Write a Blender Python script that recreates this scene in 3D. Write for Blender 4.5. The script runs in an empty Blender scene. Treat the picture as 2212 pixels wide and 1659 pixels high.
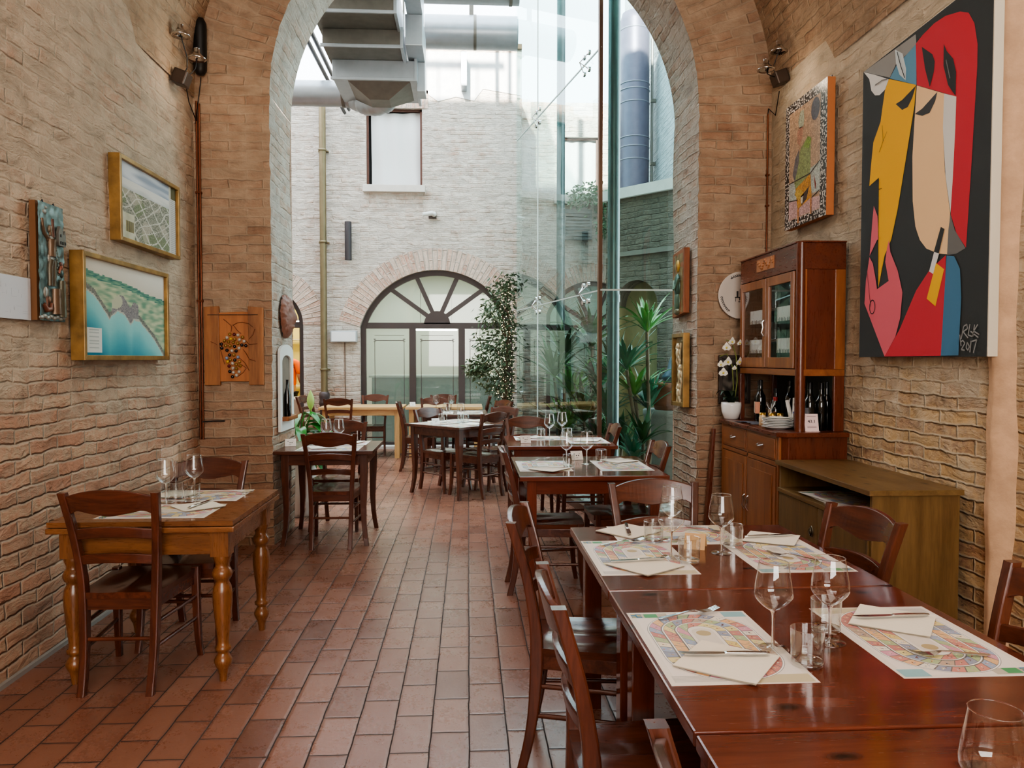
import bpy, bmesh, math, random
from math import sin, cos, pi, radians, sqrt, atan2, exp
from mathutils import Vector, Matrix
random.seed(7)
SC = bpy.context.scene
COL = SC.collection

# ---------------------------------------------------------------- colour
def lin(c):
    return tuple((x/12.92 if x <= .04045 else ((x+.055)/1.055)**2.4) for x in c)
def C(r, g, b):
    return lin((r/255., g/255., b/255.))
def c4(c):
    return (c[0], c[1], c[2], 1.0)

# ---------------------------------------------------------------- nodes
def new_mat(name):
    m = bpy.data.materials.new(name); m.use_nodes = True
    nt = m.node_tree; nt.nodes.clear()
    return m, nt
def nd(nt, t, ins=None, **props):
    n = nt.nodes.new(t)
    for k, v in props.items(): setattr(n, k, v)
    for k, v in (ins or {}).items():
        s = n.inputs[k]
        if isinstance(v, bpy.types.NodeSocket): nt.links.new(v, s)
        else: s.default_value = v
    return n
def mth(nt, op, a, b=0.0, c=None, clamp=False):
    n = nt.nodes.new('ShaderNodeMath'); n.operation = op; n.use_clamp = clamp
    for i, v in enumerate((a, b) if c is None else (a, b, c)):
        if isinstance(v, bpy.types.NodeSocket): nt.links.new(v, n.inputs[i])
        else: n.inputs[i].default_value = v
    return n.outputs[0]
def mixc(nt, f, a, b, mode='MIX'):
    n = nt.nodes.new('ShaderNodeMix'); n.data_type = 'RGBA'; n.blend_type = mode
    for i, v in ((0, f), (6, a), (7, b)):
        if isinstance(v, bpy.types.NodeSocket): nt.links.new(v, n.inputs[i])
        else: n.inputs[i].default_value = v if i == 0 else c4(v)
    return n.outputs[2]
def ramp(nt, f, stops):
    n = nt.nodes.new('ShaderNodeValToRGB'); e = n.color_ramp.elements
    while len(e) < len(stops): e.new(.5)
    for i, (p, c) in enumerate(stops):
        e[i].position = p; e[i].color = c4(c) if not isinstance(c, float) else (c, c, c, 1)
    nt.links.new(f, n.inputs[0]); return n.outputs[0]
def noise(nt, vec, scale, detail=3.0, rough=.55, dist=0.0):
    return nd(nt, 'ShaderNodeTexNoise', {'Vector': vec, 'Scale': scale, 'Detail': detail, 'Roughness': rough, 'Distortion': dist}).outputs[0]
def out_bsdf(nt, col, rough=.5, metal=0.0, normal=None, spec=.5, coat=0.0, coat_r=.1):
    p = nt.nodes.new('ShaderNodeBsdfPrincipled')
    for k, v in (('Base Color', col), ('Roughness', rough), ('Metallic', metal), ('Specular IOR Level', spec), ('Coat Weight', coat), ('Coat Roughness', coat_r)):
        if isinstance(v, bpy.types.NodeSocket): nt.links.new(v, p.inputs[k])
        else: p.inputs[k].default_value = c4(v) if k == 'Base Color' else v
    if normal is not None: nt.links.new(normal, p.inputs['Normal'])
    o = nt.nodes.new('ShaderNodeOutputMaterial'); nt.links.new(p.outputs[0], o.inputs[0])
    return p
def bump(nt, h, strength, dist):
    return nd(nt, 'ShaderNodeBump', {'Height': h, 'Strength': strength, 'Distance': dist}).outputs[0]

_cache = {}
def plain(name, col, rough=.5, metal=0.0, bumpy=0.0, bscale=40.0, var=.0, spec=.5, coat=0.0):
    if name in _cache: return _cache[name]
    m, nt = new_mat(name); nrm = None; c = col
    co = nd(nt, 'ShaderNodeTexCoord').outputs['Object']
    if var > 0:
        f = noise(nt, co, 9.0, 4.0)
        c = mixc(nt, ramp(nt, f, [(.3, 0.0), (.7, 1.0)]), tuple(x*(1-var) for x in col), tuple(min(1, x*(1+var)) for x in col))
    if bumpy > 0: nrm = bump(nt, noise(nt, co, bscale, 4.0), bumpy, .01)
    out_bsdf(nt, c, rough, metal, nrm, spec, coat)
    _cache[name] = m; return m
def emit(name, col, s):
    m, nt = new_mat(name)
    e = nd(nt, 'ShaderNodeEmission', {'Color': c4(col), 'Strength': s})
    o = nt.nodes.new('ShaderNodeOutputMaterial'); nt.links.new(e.outputs[0], o.inputs[0]); return m
def thin_glass(name, tint, refl=1.0, diff=0.0, dcol=(.7, .75, .72), rough=0.0, gcol=(1, 1, 1)):
    """single-sheet glass: tinted see-through plus angle dependent mirror"""
    m, nt = new_mat(name)
    fac = nd(nt, 'ShaderNodeLayerWeight', {'Blend': .5}).outputs['Facing']
    f = mth(nt, 'MULTIPLY_ADD', mth(nt, 'POWER', fac, 5.0), .96, .04)
    f = mth(nt, 'MULTIPLY', f, refl, clamp=True)
    t = nd(nt, 'ShaderNodeBsdfTransparent', {'Color': c4(tint)}).outputs[0]
    g = nd(nt, 'ShaderNodeBsdfGlossy', {'Color': c4(gcol), 'Roughness': rough}).outputs[0]
    if diff > 0:
        d = nd(nt, 'ShaderNodeBsdfDiffuse', {'Color': c4(dcol)}).outputs[0]
        mx = nt.nodes.new('ShaderNodeMixShader'); mx.inputs[0].default_value = diff
        nt.links.new(t, mx.inputs[1]); nt.links.new(d, mx.inputs[2]); t = mx.outputs[0]
    mx = nt.nodes.new('ShaderNodeMixShader'); nt.links.new(f, mx.inputs[0])
    nt.links.new(t, mx.inputs[1]); nt.links.new(g, mx.inputs[2])
    o = nt.nodes.new('ShaderNodeOutputMaterial'); nt.links.new(mx.outputs[0], o.inputs[0]); return m
def solid_glass(name, col=(1, 1, 1), rough=0.0):
    m, nt = new_mat(name)
    g = nd(nt, 'ShaderNodeBsdfGlass', {'Color': c4(col), 'Roughness': rough, 'IOR': 1.48})
    o = nt.nodes.new('ShaderNodeOutputMaterial'); nt.links.new(g.outputs[0], o.inputs[0]); return m

def brick(name, palette, mortar, wash, amount, bstr=.6, bw=.27, bh=.073, low=None, sharp=0.0, mort=.011, rough=.9):
    m, nt = new_mat(name)
    uv = nd(nt, 'ShaderNodeTexCoord').outputs['UV']
    v = uv
    for sc, am in ((1.6, .04), (9.0, .034)):
        n1 = nd(nt, 'ShaderNodeTexNoise', {'Vector': uv, 'Scale': sc, 'Detail': 3.0})
        off = nd(nt, 'ShaderNodeVectorMath', {0: n1.outputs['Color'], 1: (.5, .5, .5)}, operation='SUBTRACT').outputs[0]
        off = nd(nt, 'ShaderNodeVectorMath', {0: off, 'Scale': am if not sharp else am*.4}, operation='SCALE').outputs[0]
        v = nd(nt, 'ShaderNodeVectorMath', {0: v, 1: off}, operation='ADD').outputs[0]
    b = nd(nt, 'ShaderNodeTexBrick', {'Vector': v, 'Color1': (0, 0, 0, 1), 'Color2': (1, 1, 1, 1), 'Mortar': (0.5, .5, .5, 1), 'Scale': 1.0,
        'Mortar Size': mort, 'Mortar Smooth': 1.0, 'Bias': 0.0, 'Brick Width': bw, 'Row Height': bh}, offset=.5, squash=1.0)
    r = b.outputs['Color']; fac = b.outputs['Fac']
    k = len(palette)
    bc = ramp(nt, r, [(i/max(1, k-1), palette[i]) for i in range(k)])
    nf = noise(nt, v, 26.0, 5.0, .65); nm = noise(nt, v, 7.0, 5.0, .6); nl = noise(nt, uv, 1.1, 5.0, .6)
    bc = mixc(nt, ramp(nt, nf, [(.3, 0.0), (.75, 1.0)]), bc, tuple(min(1, x*1.25) for x in palette[k//2]))
    c = mixc(nt, mth(nt, 'MULTIPLY', fac, .85), bc, mortar)
    w = mth(nt, 'ADD', mth(nt, 'MULTIPLY', nm, 1.1), mth(nt, 'MULTIPLY', nl, 1.1))       # about 1.1 in the mean
    w = mth(nt, 'ADD', w, mth(nt, 'MULTIPLY', r, -.25))
    th = 1.45 - amount*.9
    if low is not None:
        z = nd(nt, 'ShaderNodeSeparateXYZ', {0: nd(nt, 'ShaderNodeNewGeometry').outputs['Position']}).outputs[2]
        zf = nd(nt, 'ShaderNodeMapRange', {0: z, 1: .35, 2: 1.75, 3: low, 4: 0.0}).outputs[0]
        w = mth(nt, 'SUBTRACT', w, zf)
    wf = nd(nt, 'ShaderNodeMapRange', {0: w, 1: th-.28, 2: th+.28, 3: 0.0, 4: .93}).outputs[0]
    wc = mixc(nt, mth(nt, 'ADD', mth(nt, 'MULTIPLY', nm, .7), mth(nt, 'MULTIPLY', r, .3)), tuple(x*.66 for x in wash), tuple(min(1, x*1.14) for x in wash))
    c = mixc(nt, wf, c, wc)
    dark = ramp(nt, noise(nt, v, 3.2, 6.0, .7), [(.28, 0.35), (.42, 1.0)])
    c = mixc(nt, .5, c, mixc(nt, 1.0, c, dark, 'MULTIPLY'))
    joint = mth(nt, 'MULTIPLY', mth(nt, 'SUBTRACT', 1.0, fac), mth(nt, 'MULTIPLY_ADD', wf, -.42, .52))
    flat = nd(nt, 'ShaderNodeVectorMath', {0: v, 1: (4.0, 11.0, 1)}, operation='MULTIPLY').outputs[0]
    nh = noise(nt, flat, 1.0, 6.0, .62, .6)
    h = mth(nt, 'ADD', joint, mth(nt, 'MULTIPLY', r, mth(nt, 'MULTIPLY_ADD', wf, -.2, .32)))
    h = mth(nt, 'ADD', h, mth(nt, 'ADD', mth(nt, 'MULTIPLY', nf, .3), mth(nt, 'MULTIPLY', nh, 1.35)))
    c = mixc(nt, .65, c, mixc(nt, 1.0, c, ramp(nt, nh, [(.3, .62), (.55, 1.0)]), 'MULTIPLY'))
    out_bsdf(nt, c, rough, 0.0, bump(nt, h, bstr, .03), .25)
    return m

def wood(name, c1, c2, axis='Z', rough=.3, knots=False, bstr=.05, fine=1.0, coat=0.0, var=1.0):
    key = name+axis
    if key in _cache: return _cache[key]
    m, nt = new_mat(key)
    co = nd(nt, 'ShaderNodeTexCoord').outputs['Object']
    rnd = nd(nt, 'ShaderNodeObjectInfo').outputs['Random']
    sh = nd(nt, 'ShaderNodeCombineXYZ', {0: mth(nt, 'MULTIPLY', rnd, 7.0), 1: mth(nt, 'MULTIPLY', rnd, 3.0), 2: rnd}).outputs[0]
    co2 = nd(nt, 'ShaderNodeVectorMath', {0: co, 1: sh}, operation='ADD').outputs[0]
    s = {'X': (1.2, 11, 11), 'Y': (11, 1.2, 11), 'Z': (11, 11, 1.2)}[axis]
    v = nd(nt, 'ShaderNodeVectorMath', {0: co2, 1: s}, operation='MULTIPLY').outputs[0]
    a = noise(nt, v, 1.6*fine, 4.0, .55, .8)
    f = noise(nt, v, 11.0*fine, 3.0, .6)
    t = mth(nt, 'ADD', mth(nt, 'MULTIPLY', a, .75), mth(nt, 'MULTIPLY', f, .3))
    c = ramp(nt, t, [(.32, c1), (.72, c2)])
    rg = mth(nt, 'MULTIPLY_ADD', f, .06, rough-.03)
    if knots:
        s2 = {'X': (1.0, 2.2, 1), 'Y': (2.2, 1.0, 1), 'Z': (2, 2, 1)}[axis]
        vv = nd(nt, 'ShaderNodeVectorMath', {0: co2, 1: s2}, operation='MULTIPLY').outputs[0]
        vo = nd(nt, 'ShaderNodeTexVoronoi', {'Vector': vv, 'Scale': 2.3}, voronoi_dimensions='2D').outputs['Distance']
        vo = mth(nt, 'ADD', vo, mth(nt, 'MULTIPLY', noise(nt, co2, 30.0), .06))
        kf = ramp(nt, vo, [(.05, 1.0), (.13, 0.0)])
        c = mixc(nt, kf, c, tuple(x*.22 for x in c1))
        sc = noise(nt, nd(nt, 'ShaderNodeVectorMath', {0: co2, 1: (3, 40, 1)}, operation='MULTIPLY').outputs[0], 5.0, 6.0, .8)
        rg = mth(nt, 'ADD', rg, mth(nt, 'MULTIPLY', ramp(nt, sc, [(.55, 0.0), (.75, 1.0)]), .25))
    out_bsdf(nt, c, rg, 0.0, bump(nt, t, bstr, .004), .5, coat)
    _cache[key] = m; return m

def attr_mat(name, rough=.5, bumpy=0.0, voro=0.0, metal=0.0):
    m, nt = new_mat(name)
    c = nd(nt, 'ShaderNodeAttribute', attribute_name='Col').outputs['Color']
    co = nd(nt, 'ShaderNodeTexCoord').outputs['Object']; nrm = None
    if voro:
        vo = nd(nt, 'ShaderNodeTexVoronoi', {'Vector': co, 'Scale': 85.0})
        g = ramp(nt, vo.outputs['Color'], [(0, (.45, .45, .45)), (1, (1.3, 1.3, 1.3))])
        c = mixc(nt, voro, c, mixc(nt, 1.0, c, g, 'MULTIPLY'))
        e = nd(nt, 'ShaderNodeTexVoronoi', {'Vector': co, 'Scale': 85.0}, feature='DISTANCE_TO_EDGE').outputs['Distance']
        c = mixc(nt, ramp(nt, e, [(.02, .6), (.09, 0.0)]), c, (.12, .11, .1))
    if bumpy: nrm = bump(nt, noise(nt, co, 60.0, 4.0), bumpy, .004)
    out_bsdf(nt, c, rough, metal, nrm, .4); return m

# ---------------------------------------------------------------- mesh builder
class MB:
    def __init__(s): s.v = []; s.f = []; s.uv = []; s.col = []; s.mi = []; s.sm = []; s.M = None
    def add(s, vs, fs, uv=None, sm=False, mi=0, col=None):
        b = len(s.v); M = s.M
        for p in vs: s.v.append(tuple(M @ Vector(p)) if M is not None else tuple(p))
        for i, f in enumerate(fs):
            s.f.append([b+k for k in f]); s.sm.append(sm); s.mi.append(mi)
            s.uv.append(uv[i] if uv else None)
            s.col.append(col[i] if isinstance(col, list) else col)
        return s
    def box(s, x0, x1, y0, y1, z0, z1, **k):
        vs = [(x, y, z) for z in (z0, z1) for y in (y0, y1) for x in (x0, x1)]
        return s.add(vs, [(0, 2, 3, 1), (4, 5, 7, 6), (0, 1, 5, 4), (2, 6, 7, 3), (0, 4, 6, 2), (1, 3, 7, 5)], **k)
    def rings(s, rs, cap=True, sm=True, closed=False, **k):
        n = len(rs[0]); vs = [p for r in rs for p in r]; fs = []
        m = len(rs)
        for i in range(m if closed else m-1):
            a, b = i*n, ((i+1) % m)*n
            for j in range(n): fs.append((a+j, a+(j+1) % n, b+(j+1) % n, b+j))
        s.add(vs, fs, sm=sm, **k)
        if cap and not closed:
            s.add(list(rs[0]), [tuple(range(n-1, -1, -1))], **k); s.add(list(rs[-1]), [tuple(range(n))], **k)
        return s
    def tube(s, pts, r, n=8, cap=True, **k):
        pts = [Vector(p) for p in pts]; rs = []
        up = Vector((0, 0, 1)); pu = None
        for i, p in enumerate(pts):
            d = (pts[min(i+1, len(pts)-1)]-pts[max(i-1, 0)]).normalized()
            if pu is None:
                a = d.cross(up if abs(d.z) < .95 else Vector((0, 1, 0))).normalized()
            else:
                a = (pu - d*pu.dot(d)).normalized()
            pu = a; b = d.cross(a)
            rr = r[i] if isinstance(r, (list, tuple)) else r
            rs.append([p+(a*cos(2*pi*j/n)+b*sin(2*pi*j/n))*rr for j in range(n)])
        return s.rings(rs, cap, **k)
    def rsweep(s, pts, w, d, **k):
        """rectangular section (w along x, d along y) carried through points"""
        rs = []
        for i, (x, y, z) in enumerate(pts):
            a = (w[i] if isinstance(w, (list, tuple)) else w)/2; b = (d[i] if isinstance(d, (list, tuple)) else d)/2
            rs.append([(x-a, y-b, z), (x+a, y-b, z), (x+a, y+b, z), (x-a, y+b, z)])
        return s.rings(rs, True, sm=False, **k)
    def lathe(s, prof, n=24, o=(0, 0, 0), **k):
        rs = [[(o[0]+r*cos(2*pi*j/n), o[1]+r*sin(2*pi*j/n), o[2]+z) for j in range(n)] for r, z in prof]
        return s.rings(rs, k.pop('cap', True), k.pop('sm', True), **k)
    def prism(s, poly, h0, h1, fr=None, **k):
        """2-D outline carried from h0 to h1; fr maps (u, v, h) to space"""
        fr = fr or (lambda u, v, h: (u, v, h)); n = len(poly)
        vs = [fr(u, v, h0) for u, v in poly]+[fr(u, v, h1) for u, v in poly]
        fs = [tuple(range(n-1, -1, -1)), tuple(range(n, 2*n))]+[(j, (j+1) % n, n+(j+1) % n, n+j) for j in range(n)]
        return s.add(vs, fs, **k)
    def ball(s, c, r, n=12, m=8, sc=(1, 1, 1), **k):
        rs = []
        for i in range(m+1):
            t = pi*i/m; rr = max(sin(t), .001)*r
            rs.append([(c[0]+rr*cos(2*pi*j/n)*sc[0], c[1]+rr*sin(2*pi*j/n)*sc[1], c[2]-cos(t)*r*sc[2]) for j in range(n)])
        return s.rings(rs, True, True, **k)
    def grid(s, fn, nu, nv, colf=None, uvf=None, sm=True, **k):
        vs = [fn(i/nu, j/nv) for j in range(nv+1) for i in range(nu+1)]
        fs, cs, us = [], [], []
        for j in range(nv):
            for i in range(nu):
                a = j*(nu+1)+i; fs.append((a, a+1, a+nu+2, a+nu+1))
                if colf: cs.append(colf((i+.5)/nu, (j+.5)/nv))
                if uvf: us.append([uvf(x/nu, y/nv) for x, y in ((i, j), (i+1, j), (i+1, j+1), (i, j+1))])
        return s.add(vs, fs, uv=us or None, col=cs or None, sm=sm, **k)
    def build(s, name, mats, parent=None, bevel=0.0, seg=2, uvbox=False, fix=True):
        me = bpy.data.meshes.new(name); me.from_pydata(s.v, [], s.f)
        mats = mats if isinstance(mats, (list, tuple)) else [mats]
        for m in mats: me.materials.append(m)
        me.polygons.foreach_set('use_smooth', s.sm); me.polygons.foreach_set('material_index', s.mi)
        if any(u is not None for u in s.uv) or uvbox:
            ul = me.uv_layers.new(name='UVMap')
            for p, u in zip(me.polygons, s.uv):
                for k, li in enumerate(p.loop_indices):
                    if u is not None: ul.data[li].uv = u[k]
                    else:
                        co = me.vertices[me.loops[li].vertex_index].co; n = p.normal
                        ul.data[li].uv = (co.y, co.z) if abs(n.x) > .6 else ((co.x, co.z) if abs(n.y) > .6 else (co.x, co.y))
        if any(c is not None for c in s.col):
            ca = me.color_attributes.new('Col', 'FLOAT_COLOR', 'CORNER')
            for p, c in zip(me.polygons, s.col):
                for li in p.loop_indices: ca.data[li].color = c4(c) if c else (.5, .5, .5, 1)
        if fix or bevel:
            bm = bmesh.new(); bm.from_mesh(me)
            if fix: bmesh.ops.recalc_face_normals(bm, faces=bm.faces)
            if bevel:
                ed = [e for e in bm.edges if len(e.link_faces) == 2 and e.calc_face_angle(0) > .6]
                bmesh.ops.bevel(bm, geom=ed, offset=bevel, segments=seg, profile=.6, affect='EDGES', clamp_overlap=True)
            bm.to_mesh(me); bm.free()
        o = bpy.data.objects.new(name, me); COL.objects.link(o)
        if parent is not None: o.parent = parent
        return o

# ---------------------------------------------------------------- things
def tag(o, label=None, cat=None, group=None, kind=None):
    if label: o['label'] = label
    if cat: o['category'] = cat
    if group: o['group'] = group
    if kind: o['kind'] = kind
    return o
def thing(name, label, cat, loc=(0, 0, 0), rz=0.0, group=None):
    o = bpy.data.objects.new(name, None); COL.objects.link(o)
    o.empty_display_size = .1
    o.location = loc; o.rotation_euler = (0, 0, rz)
    return tag(o, label, cat, group)
def struct(mb, name, mats, parent=None, **k):
    o = mb.build(name, mats, parent, **k)
    if parent is None: o['kind'] = 'structure'
    return o
KIDS = {}
def kids(o): return [c for c in bpy.data.objects if c.parent == o]
def dup(root, loc, rz, label, group=None, parent=None, name=None):
    if root.name not in KIDS:
        KIDS[root.name] = [(c, kids(c)) for c in kids(root)]
    r = root.copy(); COL.objects.link(r)
    if name: r.name = name
    r.location = loc
    r.rotation_euler = (0, 0, rz)
    r['label'] = label
    if group: r['group'] = group
    for ch, gs in KIDS[root.name]:
        c = ch.copy(); COL.objects.link(c); c.parent = r
        for g in gs:
            d = g.copy(); COL.objects.link(d); d.parent = c
    return r
class Kind:
    """the first placing uses the built thing itself, later ones copy it"""
    def __init__(s, root): s.root = root; s.used = False
    def put(s, loc, rz, label, group=None):
        if not s.used:
            s.used = True; r = s.root
            r.location = loc; r.rotation_euler = (0, 0, rz); r['label'] = label
            if group: r['group'] = group
            return r
        return dup(s.root, loc, rz, label, group)
# ---------------------------------------------------------------- materials
B_LEFT = brick('brick_left', [C(168,144,122), C(192,168,142), C(174,130,106), C(204,182,154), C(152,134,118)], C(186,172,152), C(200,181,158), .86, .8, low=.95)
B_RIGHT = brick('brick_right', [C(164,140,116), C(168,112,88), C(202,180,150), C(192,160,116), C(148,116,98), C(186,164,136)], C(190,176,154), C(206,191,168), .98, .8, low=.95)
B_ARCH = brick('brick_arch', [C(156,128,104), C(170,140,114), C(144,110,88), C(182,154,128)], C(174,154,132), C(186,162,137), .58, .75, low=.35)
B_VAULT = brick('brick_vault', [C(150,122,98), C(166,138,112), C(142,110,88)], C(176,154,130), C(186,162,136), .55, .8)
B_REVEAL = brick('brick_reveal', [C(170,156,138), C(190,178,162), C(162,124,100), C(180,164,144)], C(182,170,152), C(192,183,170), .72, .9, low=.8)
B_YARD = brick('brick_yard', [C(186,160,138), C(204,186,166), C(176,136,114), C(210,196,178)], C(206,194,178), C(220,211,199), .82, .95, low=.4, bw=.3, bh=.068)
B_RING = brick('brick_ring', [C(180,120,98), C(196,158,136), C(210,190,174), C(166,104,84)], C(214,204,192), C(212,200,186), .12, .9, bw=.34, bh=.075, sharp=1)
B_DARK = brick('brick_dark', [C(92,88,80), C(110,104,94), C(80,78,72)], C(100,96,88), C(120,114,104), .35, .7)
B_BLUE = brick('brick_side', [C(180,184,190), C(196,200,204)], C(190,194,198), C(206,210,214), .6, .7)

def tile_mat():
    m, nt = new_mat('terracotta_tiles')
    uv = nd(nt, 'ShaderNodeTexCoord').outputs['UV']
    n1 = nd(nt, 'ShaderNodeTexNoise', {'Vector': uv, 'Scale': 9.0, 'Detail': 2.0})
    off = nd(nt, 'ShaderNodeVectorMath', {0: n1.outputs['Color'], 1: (.5, .5, .5)}, operation='SUBTRACT').outputs[0]
    off = nd(nt, 'ShaderNodeVectorMath', {0: off, 'Scale': .008}, operation='SCALE').outputs[0]
    v = nd(nt, 'ShaderNodeVectorMath', {0: uv, 1: off}, operation='ADD').outputs[0]
    b = nd(nt, 'ShaderNodeTexBrick', {'Vector': v, 'Color1': (0, 0, 0, 1), 'Color2': (1, 1, 1, 1), 'Mortar': (.5, .5, .5, 1), 'Scale': 1.0,
        'Mortar Size': .0032, 'Mortar Smooth': .3, 'Bias': 0.0, 'Brick Width': .305, 'Row Height': .152}, offset=.5)
    r, fac = b.outputs['Color'], b.outputs['Fac']
    c = ramp(nt, r, [(0, C(106,66,50)), (.3, C(134,88,69)), (.6, C(152,106,86)), (.8, C(126,78,58)), (1, C(142,98,80))])
    nm = noise(nt, v, 6.0, 6.0, .65); nf = noise(nt, v, 60.0, 4.0, .7); nl = noise(nt, uv, .9, 4.0)
    c = mixc(nt, ramp(nt, nm, [(.15, 0.0), (.9, .5)]), c, C(164,122,102))
    c = mixc(nt, ramp(nt, nf, [(.25, .12), (.5, 0.0)]), c, C(104,62,46))
    c = mixc(nt, ramp(nt, nl, [(.2, .3), (.7, 0.0)]), c, C(104,66,50))
    # worn darker rim of each tile
    b2 = nd(nt, 'ShaderNodeTexBrick', {'Vector': v, 'Color1': (0, 0, 0, 1), 'Color2': (0, 0, 0, 1), 'Mortar': (1, 1, 1, 1), 'Scale': 1.0,
        'Mortar Size': .016, 'Mortar Smooth': 1.0, 'Bias': 0.0, 'Brick Width': .305, 'Row Height': .152}, offset=.5)
    c = mixc(nt, mth(nt, 'MULTIPLY', b2.outputs['Fac'], .38), c, C(84,54,42))
    c = mixc(nt, fac, c, C(46,33,27))
    rg = mth(nt, 'MULTIPLY_ADD', nm, .2, .13); rg = mth(nt, 'ADD', rg, mth(nt, 'ADD', mth(nt, 'MULTIPLY', nf, .12), mth(nt, 'MULTIPLY', fac, .5)))
    h = mth(nt, 'ADD', mth(nt, 'MULTIPLY', mth(nt, 'SUBTRACT', 1.0, fac), 1.0), mth(nt, 'ADD', mth(nt, 'MULTIPLY', nm, .8), mth(nt, 'MULTIPLY', nf, .25)))
    h = mth(nt, 'SUBTRACT', h, mth(nt, 'MULTIPLY', b2.outputs['Fac'], .5))
    out_bsdf(nt, c, rg, 0.0, bump(nt, h, .34, .005), .62)
    return m
TILE = tile_mat()
def cobble_mat():
    m, nt = new_mat('grey_cobbles')
    co = nd(nt, 'ShaderNodeTexCoord').outputs['Object']
    vo = nd(nt, 'ShaderNodeTexVoronoi', {'Vector': co, 'Scale': 9.0}, feature='DISTANCE_TO_EDGE').outputs['Distance']
    c = mixc(nt, ramp(nt, vo, [(.02, 1.0), (.1, 0.0)]), C(165,165,160), C(88,86,80))
    out_bsdf(nt, c, .7, 0, bump(nt, ramp(nt, vo, [(0, 0.0), (.2, 1.0)]), .6, .02)); return m
COBBLE = cobble_mat()

DK1, DK2 = C(62,31,21), C(104,56,38)
def chairwood(a): return wood('chair_walnut_', DK1, DK2, a, .25, False, .008, 1.0, .15)
def darkwood(a): return wood('table_walnut_', C(64,34,23), C(98,54,36), a, .25, False, .01, 1.0, .15)
def redwood(a): return wood('red_pine_', C(84,40,29), C(116,60,43), a, .14, True, .015, .8, .2)
def oakwood(a): return wood('oak_', C(96,58,33), C(144,94,54), a, .28, False, .05, 1.3, .1)
def cherry(a): return wood('cherry_', C(112,62,34), C(158,98,56), a, .3, False, .02, .8, .1)
def mahog(a): return wood('mahogany_', C(78,36,22), C(112,56,34), a, .28, False, .02, .8, .1)
def greenoak(a): return wood('olive_pine_', C(92,68,38), C(126,98,60), a, .34, True, .03, .9)
def pinewood(a): return wood('pale_pine_', C(190,146,92), C(222,182,128), a, .4, False, .05, .8)
def boardwood(a): return wood('olive_board_', C(124,76,40), C(182,122,72), a, .5, False, .06, .7)
GLASS_THIN = thin_glass('clear_glass', (.955, .965, .96), 1.9)
GLASS_SOLID = solid_glass('thick_glass')
GLASS_BASE = thin_glass('tumbler_base_glass', (.93, .945, .94), 2.5)
GLASS_WALL = thin_glass('greenish_sheet_glass', (.64, .82, .80), 1.1, 0, (0, 0, 0), 0, (.86, .97, .97))
GLASS_CAB = thin_glass('cabinet_glass', (.8, .83, .82), 1.5)
PANE = thin_glass('frosted_pane', (.78, .88, .83), 1.5, .26, C(190,202,194), .02)
ACRYL = thin_glass('acrylic', (.95, .96, .96), 2.2)
STEEL = plain('cutlery_steel', C(205,205,203), .18, 1.0)
GALV = plain('galvanised_sheet', C(118,114,106), .45, .6, .15, 6, .12)
GALVL = plain('light_sheet_metal', C(168,174,178), .35, .6, .08, 6, .06)
FRAMEM = plain('dark_window_frame', C(74,64,62), .45, .2)
COLM = plain('grey_green_steel', C(92,108,108), .35, .6, .05, 20, .08)
BRONZE = plain('bronze_frame', C(120,98,84), .35, .7)
CHROME = plain('chrome', C(215,215,215), .1, 1.0)
BLACK = plain('black_plastic', C(20,20,20), .45)
WHITEP = plain('white_paper', C(236,232,226), .7, 0, .03, 30)
NAPK = plain('cream_napkin_paper', C(240,230,212), .85, 0, .12, 120)
CHINA = plain('white_china', C(238,238,235), .15, 0, 0, 40, 0, .5, .3)
WHITEPAINT = plain('white_painted_wood', C(222,220,214), .5, 0, .05, 30)
COPPER = plain('copper_conduit', C(112,62,38), .35, .6)
DOWNP = plain('olive_bronze_pipe', C(128,114,86), .4, .5, 0, 40, .1)
LEAF = plain('dark_leaf', C(34,74,36), .32, 0, .05, 30, .35)
LEAFL = plain('fresh_leaf', C(62,122,46), .32, 0, .05, 30, .25)
LEAFB = plain('blue_green_leaf', C(38,92,66), .3, 0, .05, 30, .35)
FICUSL = plain('ficus_leaf', C(72,90,62), .35, 0, .05, 30, .4)
BARK = plain('bark', C(92,78,60), .9, 0, .5, 40, .3)
TERRA = plain('terracotta_clay', C(150,96,72), .8, 0, .1, 60, .2)
STONEG = plain('grey_stone', C(128,128,122), .85, 0, .3, 50, .15)
PRINT = attr_mat('printed_paper', .45)
PAINTED = attr_mat('painted_canvas', .75, .15)
MOSAIC = attr_mat('mosaic_chips', .3, 0, .8)
RELIEF = attr_mat('painted_relief', .38, .2, 0, .45)
BOTTLE = plain('black_bottle_glass', C(9,12,9), .08, 0, 0, 40, 0, .6, .4)
LABELW = plain('cream_bottle_label', C(226,216,196), .6)
LABELG = plain('grey_bottle_label', C(120,120,124), .5, 0, 0, 40, .4)
LABELP = plain('pink_bottle_label', C(214,150,122), .6)
CAPR = plain('red_capsule', C(150,34,30), .35)
CAPK = plain('black_capsule', C(16,16,18), .35)
GOLDLID = plain('gold_lid', C(190,150,70), .3, .9)
GOLDF = plain('gilded_frame', C(150,116,66), .42, .5, .25, 14, .35)
LACE = plain('white_lace', C(240,240,238), .9, 0, .4, 150)
PETAL = plain('orchid_petal', C(246,244,232), .5, 0, .05, 30)
PETALY = plain('orchid_centre', C(222,206,92), .5)

# ---------------------------------------------------------------- the setting
XL, XR, YA, YB = -2.15, 2.5, 6.25, 6.97
CX, RA, ZS = .157, 1.72, 3.58
VX, VR, VZ = .175, 2.325, 3.55
Y0, YF = -3.6, 13.0
def wob(y, z, a=.012): return a*(sin(y*2.3+z*1.1)+sin(z*3.7-y*1.3)*.6+sin(y*6.1+z*4.3)*.35)

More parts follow.
